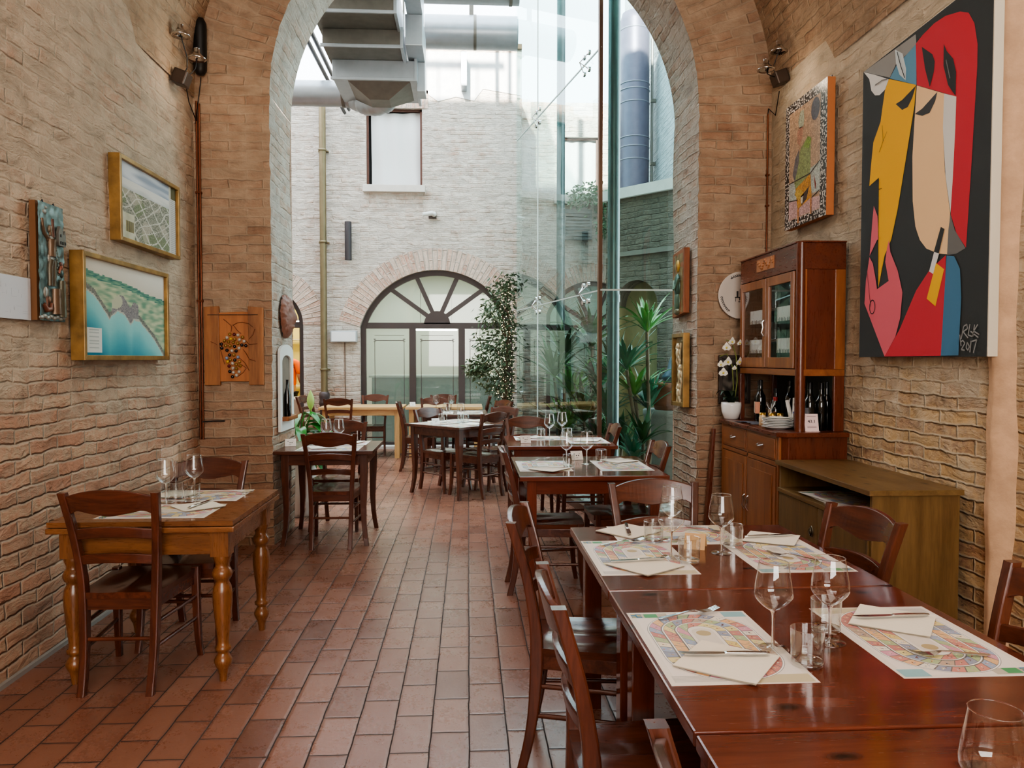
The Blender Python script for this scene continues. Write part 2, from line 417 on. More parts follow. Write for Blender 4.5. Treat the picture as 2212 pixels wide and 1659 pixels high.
mb = MB(); mb.add([(XL-.1, Y0, 0), (4.2, Y0, 0), (4.2, 20, 0), (-6.2, 20, 0), (-6.2, YB, 0), (XL-.1, YB, 0)], [(0, 1, 2, 3, 4, 5)],
   uv=[[(Y0, XL-.1), (Y0, 4.2), (20, 4.2), (20, -6.2), (YB, -6.2), (YB, XL-.1)]])
struct(mb, 'floor', TILE)
WT = 3.72
mb = MB(); mb.grid(lambda u, v: (XL+wob(Y0+u*(YA-Y0), v*WT), Y0+u*(YA-Y0), v*WT), 60, 24, uvf=lambda u, v: (Y0+u*(YA-Y0), v*WT))
struct(mb, 'wall_left', B_LEFT, fix=False)
mb = MB(); mb.grid(lambda u, v: (XR+wob(3.5+u*2.75, v*WT), 3.5+u*2.75, v*WT), 24, 24, uvf=lambda u, v: (3.5+u*2.75, v*WT))
mb.grid(lambda u, v: (XR+.075+wob(u*7, v*WT), Y0+u*(3.5-Y0), v*WT), 40, 24, uvf=lambda u, v: (Y0+u*(3.5-Y0)+.13, v*WT))
struct(mb, 'wall_right', B_RIGHT, fix=False)
PLASTER = plain('orange_plaster', C(196,160,128), .9, 0, .5, 25, .15)
mb = MB(); mb.grid(lambda u, v: ((XR-.022+.1*max(0, .5-u)*2+.006*sin(v*23)+.005*sin(v*57), 3.455+u*.085+.006*sin(v*17+u*2)+.004*sin(v*61), v*3.8)), 4, 60)
struct(mb, 'trim_1', PLASTER)
mb = MB(); mb.box(XL+.02, XL+.04, Y0, YA-.01, 0, .022); struct(mb, 'baseboard_left', plain('grey_strip', C(150,146,140), .7))
mb = MB(); mb.grid(lambda u, v: (VX-VR*cos(pi*v), Y0-.1+u*(YA-Y0+.2), VZ+VR*sin(pi*v)), 30, 40, uvf=lambda u, v: (Y0+u*(YA-Y0), VZ+pi*v*VR))
struct(mb, 'ceiling', B_VAULT, fix=False)
STONEP = plain('plaster_wall', C(200,180,152), .9, 0, .2, 20, .1)
mb = MB(); mb.box(XL-.1, XR+.2, Y0-.1, Y0, 0, 6.2); struct(mb, 'wall_front', STONEP)

# wall with the great arch: front face, soffit, courtyard face
mb = MB()
def arc(t, r, cx, cz): return (cx-r*cos(t), cz+r*sin(t))
NZ = 24
def jag(z, s): return .006*(sin(z*43.)+.8*sin(z*86.+1)+.6*sin(z*21+s))
for sgn in (-1, 1):
    x_in = CX+sgn*RA; x_out = XL-.03 if sgn < 0 else XR+.03
    def fn(u, v, a=x_in, b=x_out, s=sgn): return (a+(b-a)*u-(s*abs(jag(v*ZS, s)) if u == 0 else 0)*-1, YA, v*ZS)
    mb.grid(fn, 4, 72, uvf=lambda u, v, a=x_in, b=x_out: (a+(b-a)*u, v*ZS), sm=False)
    mb.grid(lambda u, v, a=x_in, s=sgn: (a+(s*abs(jag(v*ZS, s)) if u == 0 else 0)+wob(u*.7, v*ZS, .008)*min(1, u*3), YA+u*(YB-YA), v*ZS), 6, 72,
            uvf=lambda u, v: (u*(YB-YA)+.1, v*ZS), mi=1)
def front(u, v):
    t = pi*v
    a = arc(t, RA+abs(jag(v*5.4, 0))*(1 if u == 0 else 0), CX, ZS); b = arc(t, VR+.06, VX, ZS)
    return (a[0]+(b[0]-a[0])*u, YA, a[1]+(b[1]-a[1])*u)
mb.grid(front, 4, 110, uvf=lambda u, v: ((CX-RA)-u*.62, ZS+v*pi*1.95), sm=False)
def soff(u, v):
    a = arc(pi*v, RA+abs(jag(v*5.4, 0))*(1 if u == 0 else 0), CX, ZS); return (a[0], YA+u*(YB-YA), a[1])
mb.grid(soff, 5, 110, uvf=lambda u, v: (u*(YB-YA)+.1, ZS+v*pi*RA), mi=1)
for i in range(48):
    p, q = arc(pi*i/48, RA, CX, ZS), arc(pi*(i+1)/48, RA, CX, ZS)
    mb.add([(p[0], YB, p[1]), (q[0], YB, q[1]), (q[0], YB, 9.2), (p[0], YB, 9.2)], [(0, 1, 2, 3)], uv=[[(p[0], p[1]), (q[0], q[1]), (q[0], 9.2), (p[0], 9.2)]], mi=2)
for a, b in ((-6.2, CX-RA), (CX+RA, 4.2)):
    mb.add([(a, YB, 0), (b, YB, 0), (b, YB, 9.2), (a, YB, 9.2)], [(0, 1, 2, 3)], uv=[[(a, 0), (b, 0), (b, 9.2), (a, 9.2)]], mi=2)
struct(mb, 'wall_arch', [B_ARCH, B_REVEAL, B_YARD], fix=False)

# courtyard wall with arched openings
def circ_open(xc, hw, r, zc):
    """opening height above x for a door arch of half width hw"""
    def h(x):
        d = abs(x-xc)
        return None if d > hw else zc+sqrt(max(r*r-d*d, 0))
    return h
ARCH1 = (-.53, 1.28, 1.337, 1.652)
ARCH0 = (-3.345, .6, .6, 2.07)
ARCH2 = (2.4, .9, .95, 2.05)
def arch_wall(name, y, x0, x1, top_, arches, wins, mats, depth=.25, step=None):
    mb = MB(); xs = {x0, x1}
    for xc, hw, r, zc in arches:
        for i in range(41):
            x = xc-hw*cos(pi*i/40)
            if x0 <= x <= x1: xs.add(round(x, 5))
    for wx0, wx1, wz0, wz1 in wins: xs |= {wx0, wx1}
    if step: xs.add(step[0])
    xs = sorted(xs)
    def quad(a, b, za0, zb0, z1): mb.add([(a, y, za0), (b, y, zb0), (b, y, z1), (a, y, z1)], [(0, 1, 2, 3)], uv=[[(a, za0), (b, zb0), (b, z1), (a, z1)]])
    for a, b in zip(xs, xs[1:]):
        m = (a+b)/2; la = lb = 0.0
        for A in arches:
            if abs(m-A[0]) < A[1]:
                h = lambda x: A[3]+sqrt(max(A[2]**2-min(abs(x-A[0]), A[1])**2, 0))
                la, lb = h(a), h(b)
                mb.add([(a, y, la), (b, y, lb), (b, y+depth, lb), (a, y+depth, la)], [(0, 1, 2, 3)], uv=[[(a, 0), (b, 0), (b, depth), (a, depth)]])
        top = step[1] if step and m < step[0] else top_
        w = [w for w in wins if w[0] < m < w[1]]
        if w:
            quad(a, b, la, lb, w[0][2]); quad(a, b, w[0][3], w[0][3], top)
        else: quad(a, b, la, lb, top)
    for A in arches:
        zt = A[3]+sqrt(max(A[2]**2-A[1]**2, 0))
        for x in (A[0]-A[1], A[0]+A[1]):
            mb.add([(x, y, 0), (x, y+depth, 0), (x, y+depth, zt), (x, y, zt)], [(0, 1, 2, 3)], uv=[[(0, 0), (depth, 0), (depth, zt), (0, zt)]])
    for a, b, c, d in wins:
        for P in ([(a, c), (b, c)], [(b, c), (b, d)], [(b, d), (a, d)], [(a, d), (a, c)]):
            (p, q), (r, s) = P
            mb.add([(p, y, q), (r, y, s), (r, y+.18, s), (p, y+.18, q)], [(0, 1, 2, 3)], uv=[[(0, 0), (1, 0), (1, .2), (0, .2)]])
    return struct(mb, name, mats, fix=False)
WIN1 = (-1.69, -.765, 4.38, 5.66)
arch_wall('wall_courtyard', YF, -6.2, .9, 6.66, [ARCH0, ARCH1], [WIN1], B_YARD, step=(-.75, 5.84))
WIN2 = (1.72, 2.5, 4.62, 5.75)
arch_wall('wall_patio', 14.8, .9, 4.2, 6.4, [ARCH2], [WIN2], B_YARD)
mb = MB(); mb.add([(.9, YF, 0), (.9, 14.8, 0), (.9, 14.8, 6.66), (.9, YF, 6.66)], [(0, 1, 2, 3)], uv=[[(0, 0), (1.8, 0), (1.8, 6.66), (0, 6.66)]])
struct(mb, 'wall_return', B_YARD, fix=False)
mb = MB(); mb.add([(3.0, 10.2, 0), (3.0, 14.8, 0), (3.0, 14.8, 9), (3.0, 10.2, 9)], [(0, 1, 2, 3)], uv=[[(0, 0), (4.6, 0), (4.6, 9), (0, 9)]])
struct(mb, 'wall_patio_side', B_BLUE, fix=False)
mb = MB(); mb.add([(-6.1, YB, 0), (-6.1, YF, 0), (-6.1, YF, 6.6), (-6.1, YB, 6.6)], [(0, 1, 2, 3)], uv=[[(0, 0), (6, 0), (6, 6.6), (0, 6.6)]])
struct(mb, 'wall_courtyard_left', B_YARD, fix=False)
mb = MB(); mb.box(-.8, .9, YF-.05, YF+.2, 6.66, 6.74); struct(mb, 'trim_2', plain('eaves_plank', C(120,86,60), .7, 0, 0, 40, .2))
# brick rings round the arches
def ring(name, A, y, wdt):
    xc, hw, r, zc = A; t0 = math.acos(min(1, hw/r)); mb = MB()
    mb.grid(lambda u, v: (xc-(r+u*wdt)*cos(t0+(pi-2*t0)*v), y-.012, zc+(r+u*wdt)*sin(t0+(pi-2*t0)*v)), 2, 60,
            uvf=lambda u, v: (u*wdt+.005, (r+wdt*.5)*(pi-2*t0)*v), sm=False)
    struct(mb, name, B_RING, fix=False)
ring('trim_3', ARCH1, YF, .36); ring('trim_4', ARCH0, YF, .36); ring('trim_5', ARCH2, 14.8, .34)
mb = MB(); mb.grid(lambda u, v: (WIN1[0]-.1+u*(WIN1[1]-WIN1[0]+.2), YF-.012, WIN1[3]+.0+v*.3), 2, 2, uvf=lambda u, v: (v*.3+.01, u*1.1), sm=False); struct(mb, 'trim_6', B_RING, fix=False)
mb = MB(); mb.prism([(-.75, 5.95), (-.5, 5.78), (-.2, 5.86), (.1, 5.8), (.25, 6.0), (.9, 5.9), (.9, 6.6), (-.75, 6.6)], 0, .012, lambda u, v, h: (u, YF-h, v))
struct(mb, 'trim_7', plain('grey_render_patch', C(206,206,204), .9, 0, .2, 8, .08))
mb = MB(); mb.box(-1.9, .86, YF-.16, YF+.06, 0, .045); struct(mb, 'trim_8', WHITEPAINT)
mb = MB(); mb.box(WIN1[0]-.05, WIN1[1]+.05, YF-.09, YF+.1, WIN1[2]-.115, WIN1[2]); struct(mb, 'trim_9', plain('stone_sill', C(214,206,196), .8, 0, .1, 20, .06), bevel=.006)
mb = MB(); mb.box(WIN2[0]-.08, WIN2[1]+.08, 14.7, 14.9, WIN2[2]-.16, WIN2[2]); struct(mb, 'trim_10', plain('stone_sill', C(214,206,196), .8), bevel=.006)

def arch_window(name, A, y, ztr, mull, spokes, panes=True):
    """dark metal frame with a fan light over tall panes"""
    xc, hw, r, zc = A; fw = .085
    root = MB()
    def outline(i):
        R_, H_ = r-i, hw-i; t0 = math.acos(min(1, H_/R_)) if H_ < R_ else 0
        pts = [(xc-H_, 0.04+i*.5)]
        pts += [(xc-R_*cos(t0+(pi-2*t0)*k/36), zc+R_*sin(t0+(pi-2*t0)*k/36)) for k in range(37)]
        pts += [(xc+H_, 0.04+i*.5)]; return pts
    o, n = outline(0), outline(fw); fr = lambda u, v, h: (u, y+h, v)
    for k in range(len(o)): 
        q = (k+1) % len(o); root.prism([o[k], o[q], n[q], n[k]], 0, .07, fr)
    x0, x1 = xc-hw+fw*.5, xc+hw-fw*.5
    root.box(x0, x1, y+.004, y+.066, ztr-.05, ztr+.05)
    for mx in mull: root.box(mx-.055, mx+.055, y+.006, y+.064, .06, ztr)
    hz = ztr+.05
    if spokes:
        root.prism([(xc-.22*cos(pi*k/16), hz-.02+.22*sin(pi*k/16)) for k in range(17)], .004, .066, fr)
        for a in spokes:
            dx, dz = cos(radians(a)), sin(radians(a))
            # distance from the hub to the ring
            px, pz = 0.0, hz-zc; bq = px*dx+pz*dz; L = -bq+sqrt(bq*bq-(px*px+pz*pz-(r-.02)**2))
            w = .036
            p = [(xc+dx*.1-dz*w, hz+dz*.1+dx*w), (xc+dx*L-dz*w, hz+dz*L+dx*w), (xc+dx*L+dz*w, hz+dz*L-dx*w), (xc+dx*.1+dz*w, hz+dz*.1-dx*w)]
            root.prism(p, .008, .062, fr)
    win = struct(root, name, FRAMEM)
    if panes:
        m = MB(); ins = outline(fw*.8)
        up = [p for p in ins if p[1] >= hz]
        m.add([(p[0], y+.035, p[1]) for p in up+[(xc+hw-fw, hz), (xc-hw+fw, hz)]], [tuple(range(len(up)+2))])
        # etched lines inside each fan light
        m.build('pane', [PANE, FRAMEM], win, fix=False)
        xs = [xc-hw+fw]+list(mull)+[xc+hw-fw]
        for a, b in zip(xs, xs[1:]):
            m = MB(); m.add([(a, y+.035, .07), (b, y+.035, .07), (b, y+.035, ztr), (a, y+.035, ztr)], [(0, 1, 2, 3)])
            for (u0, u1, w0, w1) in ((a+.14, b-.14, ztr-.255, ztr-.245), (a+.14, b-.14, ztr-.165, ztr-.16), (a+.14, a+.148, .25, ztr-.22), (b-.148, b-.14, .25, ztr-.22)):
                m.box(u0, u1, y+.031, y+.034, w0, w1, mi=1)
            for cx in (a+.144, b-.144): 
                m.box(cx-.022, cx+.022, y+.031, y+.034, ztr-.23, ztr-.222, mi=1); m.box(cx-.022, cx+.022, y+.031, y+.034, ztr-.275, ztr-.267, mi=1)
            m.build('pane', [PANE, FRAMEM], win, fix=False)
    return win
arch_window('window_1', ARCH1, YF+.1, 2.06, (-.945, -.115), (36, 66, 114, 144))
arch_window('door_1', ARCH0, YF+.1, 2.07, (), (), False)
arch_window('window_2', ARCH2, 14.9, 2.1, (2.4,), (34, 66, 114, 146))
# upper windows: frame, rough white curtain behind
def upper_window(name, w, y):
    a, b, c, d = w; m = MB()
    for q in ((a, a+.035, c, d), (b-.035, b, c, d), (a, b, c, c+.03), (a, b, d-.035, d)): m.box(q[0], q[1], y, y+.05, q[2], q[3])
    wn = struct(m, name, plain('red_brown_frame', C(96,62,50), .6))
    m = MB(); m.grid(lambda u, v: (a+.06*(1-v*.2)*(1-u)+.0+u*(b-a-.03)+.02*(1-u), y+.06+.012*sin(u*19+v*2)+.01*sin(v*7), c+.03+v*(d-c-.06)-.02*sin(u*3.1)*v), 20, 20)
    m.build('curtain', plain('white_cloth', C(226,226,224), .9, 0, .05, 20), wn)
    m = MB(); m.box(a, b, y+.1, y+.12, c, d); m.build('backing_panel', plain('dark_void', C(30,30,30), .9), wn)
upper_window('window_3', WIN1, YF+.06); upper_window('window_4', WIN2, 14.86)

# rooms behind the arches
def room(name, x0, x1, y0, y1, z1, col, cat):
    m = MB()
    for f in ([(x0, y1, 0), (x1, y1, 0), (x1, y1, z1), (x0, y1, z1)], [(x0, y0, 0), (x0, y1, 0), (x0, y1, z1), (x0, y0, z1)], [(x1, y0, 0), (x1, y1, 0), (x1, y1, z1), (x1, y0, z1)], [(x0, y0, z1), (x1, y0, z1), (x1, y1, z1), (x0, y1, z1)]):
        m.add(f, [(0, 1, 2, 3)])
    struct(m, name, plain(name+'_paint', col, .8), fix=False)
room('wall_kitchen', -5.4, -2.3, 13.26, 17.4, 3.3, C(240,226,150), '')
room('wall_dining', -2.25, .88, 13.26, 16.4, 3.3, C(226,226,212), '')
room('wall_store', 1.2, 3.4, 15.1, 17.5, 3.3, C(150,165,155), '')

# ---- patio behind the glass
GA, GB, GC = (1.22, 7.08), (.64, 10.15), (.8, 13.0)
mb = MB(); mb.add([(GA[0], GA[1], .006), (4.2, GA[1], .006), (4.2, 14.8, .006), (.9, 14.8, .006), (GB[0], GB[1], .006)], [(0, 1, 2, 3, 4)])
struct(mb, 'ground_patio', COBBLE)
def sheet(a, b, z0, z1, mat):
    m = MB(); m.add([(a[0], a[1], z0), (b[0], b[1], z0), (b[0], b[1], z1), (a[0], a[1], z1)], [(0, 1, 2, 3)]); return m
def lerp(a, b, t): return (a[0]+(b[0]-a[0])*t, a[1]+(b[1]-a[1])*t)
def bar(m, a, b, z0, z1, w, **k):
    d = Vector((b[0]-a[0], b[1]-a[1])).normalized(); n = Vector((-d.y, d.x))*w/2
    m.prism([(a[0]+n.x, a[1]+n.y), (b[0]+n.x, b[1]+n.y), (b[0]-n.x, b[1]-n.y), (a[0]-n.x, a[1]-n.y)], z0, z1, **k)
# angled glass wall
m = MB(); bar(m, GA, GB, 0, .07, .09); bar(m, GB, GC, 0, .07, .09)
bar(m, GA, lerp(GA, GB, .012), .07, 8.2, .035)
gw = struct(m, 'window_5', BRONZE)
def fitting(m, p, z, d):
    n = Vector((-d[1], d[0])).normalized()
    for dz in (-.08, .08):
        for q in (-.07, .07):
            c = Vector((p[0]+d[0]*q, p[1]+d[1]*q, z+dz)); m.tube([c-Vector((n.x, n.y, 0))*.012, c+Vector((n.x, n.y, 0))*.012], .026, 14)
            m.tube([c, Vector((p[0], p[1], z))+Vector((-n.x, -n.y, 0))*-.07], .005, 6)
JT = lerp(GA, GB, .68)
dv = Vector((GB[0]-GA[0], GB[1]-GA[1])).normalized()
for t0, t1 in ((0.015, .68), (.68, 1.0)):
    for z0, z1 in ((.07, 2.13), (2.14, 4.35), (4.36, 8.2)):
        sheet(lerp(GA, GB, t0), lerp(GA, GB, t1-.003), z0, z1, None).build('pane', GLASS_WALL, gw, fix=False)
for p in (JT, lerp(GA, GB, .13)):
    for z in (2.135, 4.355):
        m = MB(); fitting(m, p, z, dv); m.build('spider_fitting', CHROME, gw)
m = MB()
for z in (2.135, 4.355): bar(m, GA, GB, z-.006, z+.006, .012)
bar(m, JT, lerp(GA, GB, .683), .07, 8.2, .012)
m.build('joint_strip', plain('silicone_joint', C(190,205,200), .4), gw)
h = MB(); hp = lerp(GA, GB, .985); h.tube([(hp[0]-.02, hp[1], 1.06), (hp[0]-.07, hp[1]-.02, 1.06), (hp[0]-.02, hp[1]-.17, 1.07)], [.02, .012, .01], 8); h.build('handle', CHROME, gw)
m = MB(); bar(m, (GA[0], 7.08), (1.95, 7.08), 0, .06, .08)
gf = struct(m, 'window_6', BRONZE)
for z0, z1 in ((.06, 2.13), (2.145, 8.2)): sheet((GA[0]+.02, 7.08), (1.95, 7.08), z0, z1, None).build('pane', GLASS_WALL, gf, fix=False)
m = MB(); bar(m, GA, (1.95, 7.08), 2.13, 2.145, .014); m.build('joint_strip', plain('silicone_joint', C(190,205,200), .4), gf)
struct(sheet(GB, GC, .07, 8.2, None), 'window_7', GLASS_WALL, fix=False)
for nm, (x, y, r) in {'column_front': (1.405, 7.42, .058), 'column_rear': (1.32, 11.0, .06)}.items():
    m = MB(); m.lathe([(r, 0), (r, 8.2)], 24, (x, y, 0)); m.lathe([(r+.05, 0), (r+.05, .02)], 24, (x, y, 0))
    m.lathe([(r+.006, 2.05), (r+.006, 2.12)], 24, (x, y, 0)); struct(m, nm, COLM)
# dark lower wall with its niche and pale coping
dirw = Vector((2.75-2.02, 9.95-10.8)); Lw = dirw.length; dirw.normalize()
def pw(u, v, h=0.0): return (2.02+dirw.x*u-dirw.y*h, 10.8+dirw.y*u+dirw.x*h, v)
m = MB(); NA = (.42, .36, .36, 2.22)
xs = sorted({-.1, 1.6}|{round(NA[0]-NA[1]*cos(pi*i/24), 4) for i in range(25)})
for a, b in zip(xs, xs[1:]):
    la = lb = 0.0
    if abs((a+b)/2-NA[0]) < NA[1]:
        hh = lambda x: NA[3]+sqrt(max(NA[2]**2-min(abs(x-NA[0]), NA[1])**2, 0))
        la, lb = hh(a), hh(b)
        m.add([pw(a, la), pw(b, lb), pw(b, lb, .25), pw(a, la, .25)], [(0, 1, 2, 3)], uv=[[(a, 0), (b, 0), (b, .25), (a, .25)]])
        m.add([pw(a, 0, .25), pw(b, 0, .25), pw(b, lb, .25), pw(a, la, .25)], [(0, 1, 2, 3)], uv=[[(a, 0), (b, 0), (b, lb), (a, la)]], mi=1)
    m.add([pw(a, la), pw(b, lb), pw(b, 3.72), pw(a, 3.72)], [(0, 1, 2, 3)], uv=[[(a, la), (b, lb), (b, 3.72), (a, 3.72)]])
for a in (NA[0]-NA[1], NA[0]+NA[1]): m.add([pw(a, 0), pw(a, 0, .25), pw(a, NA[3], .25), pw(a, NA[3])], [(0, 1, 2, 3)], uv=[[(0, 0), (.25, 0), (.25, 2), (0, 2)]], mi=1)
struct(m, 'wall_patio_low', [B_DARK, plain('ochre_plaster', C(150,140,104), .85, 0, .1, 10, .1)], fix=False)
m = MB(); m.prism([(-.15, -.06), (1.6, -.06), (1.6, .4), (-.15, .4)], 3.72, 3.86, lambda u, v, h: pw(u, h, v)); struct(m, 'trim_11', plain('pale_coping', C(214,212,206), .8, 0, .1, 10, .05))
m = MB(); m.prism([(-.1, -.04), (1.6, -.04), (1.6, .0), (-.1, .0)], 2.92, 2.98, lambda u, v, h: pw(u, h, v)); struct(m, 'trim_12', plain('grey_ledge', C(120,116,108), .8))
# ---------------------------------------------------------------- chairs
def make_chair():
    t = thing('dining_chair', 'x', 'chair')
    PR = [(.150, -.250, 0), (.152, -.222, .12), (.155, -.203, .26), (.160, -.195, .45), (.168, -.205, .58), (.182, -.235, .74), (.200, -.285, .915)]
    def post(z):
        for (x0, y0, z0), (x1, y1, z1) in zip(PR, PR[1:]):
            if z0 <= z <= z1:
                k = (z-z0)/(z1-z0); return x0+(x1-x0)*k, y0+(y1-y0)*k
        return PR[-1][:2]
    def sm(P):                       # smooth the bend with Catmull-Rom samples
        o = []
        for i in range(len(P)-1):
            p0, p1, p2, p3 = P[max(i-1, 0)], P[i], P[i+1], P[min(i+2, len(P)-1)]
            for k in range(3):
                u = k/3; o.append(tuple(.5*(2*b+(c-a)*u+(2*a-5*b+4*c-d)*u*u+(3*b-a-3*c+d)*u**3) for a, b, c, d in zip(p0, p1, p2, p3)))
        return o+[P[-1]]
    for s in (-1, 1):
        m = MB(); pts = sm([(s*x, y, z) for x, y, z in PR])
        m.rsweep(pts, [.034]*len(pts), [.036+.012*exp(-((p[2]-.4)/.2)**2) for p in pts]); m.build('leg', chairwood('Z'), t, bevel=.006)
    for s in (-1, 1):
        m = MB(); pts = sm([(s*.203, .222, 0), (s*.198, .205, .1), (s*.195, .195, .25), (s*.194, .192, .462)])
        m.rsweep(pts, [.028+.008*min(1, p[2]/.3) for p in pts], [.03+.008*min(1, p[2]/.3) for p in pts]); m.build('leg', chairwood('Z'), t, bevel=.006)
    m = MB()
    def top(u, v):
        y = -.215+.435*v; w = .172+(.202-.172)*v; x = (2*u-1)*w
        if v > .88: x *= 1-.10*((v-.88)/.12)**2
        dip = .016*exp(-((v-.42)/.3)**2)*(exp(-((abs(2*u-1)-.42)/.36)**2))+.004*exp(-((2*u-1)/.16)**2)*-v
        return x, y+.012*(1-(2*u-1)**2)*(v > .97), .455-dip
    def bot(u, v): x, y, z = top(u, v); return x*.97, y*.985, .424
    m.grid(top, 16, 16); m.grid(bot, 16, 16)
    per = [(i/16, 0) for i in range(17)]+[(1, j/16) for j in range(1, 17)]+[(1-i/16, 1) for i in range(1, 17)]+[(0, 1-j/16) for j in range(1, 16)]
    m.rings([[top(*p) for p in per], [bot(*p) for p in per]], False, False); m.build('seat', chairwood('Y'), t)
    m = MB()
    m.box(-.18, .18, .178, .2, .372, .424); m.box(-.15, .15, -.205, -.185, .372, .424)
    for s in (-1, 1): m.prism([(s*.158, -.19), (s*.192, .19), (s*.174, .19), (s*.14, -.19)], .372, .424)
    m.build('seat_frame', chairwood('X'), t, bevel=.003)
    def rail(zt, zb, name, N=20, th=.02):
        m = MB(); rs = []
        for i in range(N+1):
            q = 2*i/N-1; zt_, zb_ = zt(q), zb(q); P = []
            for z, off in ((zb_, 0), (zt_, 0), (zt_, th), (zb_, th)):
                px, py = post(min(z, .915)); P.append((q*(px-.004), py-.028*(1-q*q)+off-.008, z))
            rs.append(P)
        m.rings(rs, True, False); m.build(name, chairwood('X'), t, bevel=.004)
    rail(lambda q: .896+.036*(1-q*q), lambda q: .826-.02*max(0, (abs(q)-.8)/.2)**2-.016*exp(-(q/.36)**2)+.008*exp(-((abs(q)-.72)/.14)**2), 'crest_rail')
    rail(lambda q: .742+.018*(1-q*q), lambda q: .694+.018*(1-q*q), 'back_slat', 14)
    rail(lambda q: .622+.016*(1-q*q), lambda q: .577+.016*(1-q*q), 'back_slat', 14)
    for s in (-1, 1):
        for z in (.31, .20):
            m = MB(); px, py = post(z); m.tube([(s*px, py, z), (s*.195, .197, z)], .0095, 8); m.build('stretcher', chairwood('Y'), t)
    for z, y0, w in ((.24, None, 0), (.28, .197, .195)):
        m = MB(); px, py = post(z)
        if y0 is None: m.tube([(-px, py, z), (px, py, z)], .0095, 8)
        else: m.tube([(-w, y0, z), (w, y0, z)], .0095, 8)
        m.build('stretcher', chairwood('X'), t)
    return t
CHAIR = Kind(make_chair())
def chair(x, y, face, label, group=None):
    """face: compass angle in degrees of the sitter's gaze, 0 = +X, 90 = +Y"""
    return CHAIR.put((x, y, 0), radians(face-90), label, group)
for a in [
 (-1.565, 3.722, 89, 'walnut ladder-back chair pushed under the carved oak table, its back to the viewer'),
 (-1.485, 4.205, -90, 'walnut ladder-back chair on the far side of the oak table, facing the viewer'),
 (-1.085, 6.322, 90, 'dark ladder-back chair tucked under the small table beside the arch, back to the viewer'),
 (-1.165, 6.92, -92, 'dark ladder-back chair on the courtyard side of the small table beside the arch'),
 (-.277, 8.817, -45, 'chair at the far corner-side of the diamond-set table, facing the viewer'),
 (.09, 8.45, 135, 'dark chair at the diamond-set table with its back turned to the viewer'),
 (.235, 8.975, -135, 'brown chair across the diamond-set table, nearest the red table by the glass'),
 (-.66, 10.4, 0, 'chair seen from the side at the laid table behind the diamond-set one'),
 (-.5, 11.2, -90, 'dark chair behind the laid table, in front of the pale pine table'),
 (.25, 10.52, -150, 'orange-brown chair at the laid table, nearest the fairy-lit tree'),
 (-.405, 12.22, -90, 'light brown chair behind the second pale pine table, at the arched window'),
 (-1.5, 12.2, -90, 'chair behind the first pale pine table, against the mullion of the arched window'),
 (-1.905, 11.58, 92, 'chair in front of the pale pine table with its back to the viewer'),
 (-2.29, 12.0, -20, 'chair at the drainpipe end of the pale pine table, seen at an angle'),
 (.05, 12.0, 180, 'chair at the end of the pale pine table beside the fairy-lit tree trunk'),
 (.575, 7.3, -90, 'chair behind the far red table, facing the viewer in front of the glass wall'),
 (1.01, 6.72, 180, 'chair at the end of the far red table beside the round steel column'),
 (.508, 4.98, 0, 'chair at the aisle end of the second red table'),
 (1.045, 5.25, 182, 'chair at the buffet end of the second red table, pushed in before the plants'),
 (.88, 3.29, -88, 'chair at the head of the long red table, facing down its length'),
 (.468, 2.87, -11, 'aisle-side chair at the long red table, beside its far two settings'),
 (.495, 1.98, 0, 'aisle-side chair at the long red table, beside the seam of the middle section'),
 (.585, 1.0, 0, 'aisle-side chair at the long red table, cut off by the bottom of the photo'),
 (1.225, 2.79, 189, 'chair between the long red table and the low olive cupboard'),
 (1.285, 1.92, 180, 'wall-side chair at the long red table, cut off by the right edge of the photo'),
]: chair(*a)

# ---------------------------------------------------------------- tables
def table(name, label, cx, cy, w, d, h, wd, rz=0.0, curved=True, grain='X', th=.03, leg=.06, group=None):
    t = thing(name, label, 'table', (cx, cy, 0), rz, group)
    m = MB(); m.box(-w/2, w/2, -d/2, d/2, h-th, h)
    m.build('tabletop', wd(grain), t, bevel=.005)
    a = .05
    m = MB()
    m.box(-w/2+a+leg*.8, w/2-a-leg*.8, -d/2+a+.008, -d/2+a+.03, h-th-.09, h-th); m.box(-w/2+a+leg*.8, w/2-a-leg*.8, d/2-a-.03, d/2-a-.008, h-th-.09, h-th)
    m.box(-w/2+a+.008, -w/2+a+.03, -d/2+a+leg*.8, d/2-a-leg*.8, h-th-.09, h-th); m.box(w/2-a-.03, w/2-a-.008, -d/2+a+leg*.8, d/2-a-leg*.8, h-th-.09, h-th)
    m.build('apron', wd('X'), t, bevel=.003)
    for sx in (-1, 1):
        for sy in (-1, 1):
            x, y = sx*(w/2-a-leg/2), sy*(d/2-a-leg/2); m = MB()
            if curved:
                zs = [0, .06, .16, .3, .45, .58, h-th]; off = [.022, .012, .0, -.006, -.003, 0, 0]; ww = [.036, .036, .038, .046, .054, leg, leg]
                m.rsweep([(x+sx*o, y+sy*o, z) for z, o in zip(zs, off)], ww, ww)
            else:
                m.rsweep([(x, y, 0), (x, y, h-th)], [leg, leg], [leg, leg])
            m.build('leg', wd('Z'), t, bevel=.004)
    return t
table('dining_table', 'small dark walnut table set against the jamb of the arch', -1.15, 6.515, .78, .77, .77, darkwood)
table('dining_table', 'dark square table set diamond-wise in the middle of the courtyard', -.10, 8.64, .88, .88, .78, darkwood, radians(45))
table('dining_table', 'dark laid table between the diamond-set table and the pale pine tables', -.2, 10.5, .9, .9, .77, darkwood)
table('pine_table', 'pale pine table in front of the drainpipe and the wall lamp box', -1.615, 11.97, 1.25, .76, .775, pinewood, 0, False, 'X', .04, .075)
table('pine_table', 'second pale pine table, under the middle of the arched window', -.37, 11.97, 1.16, .76, .775, pinewood, 0, False, 'X', .04, .075)
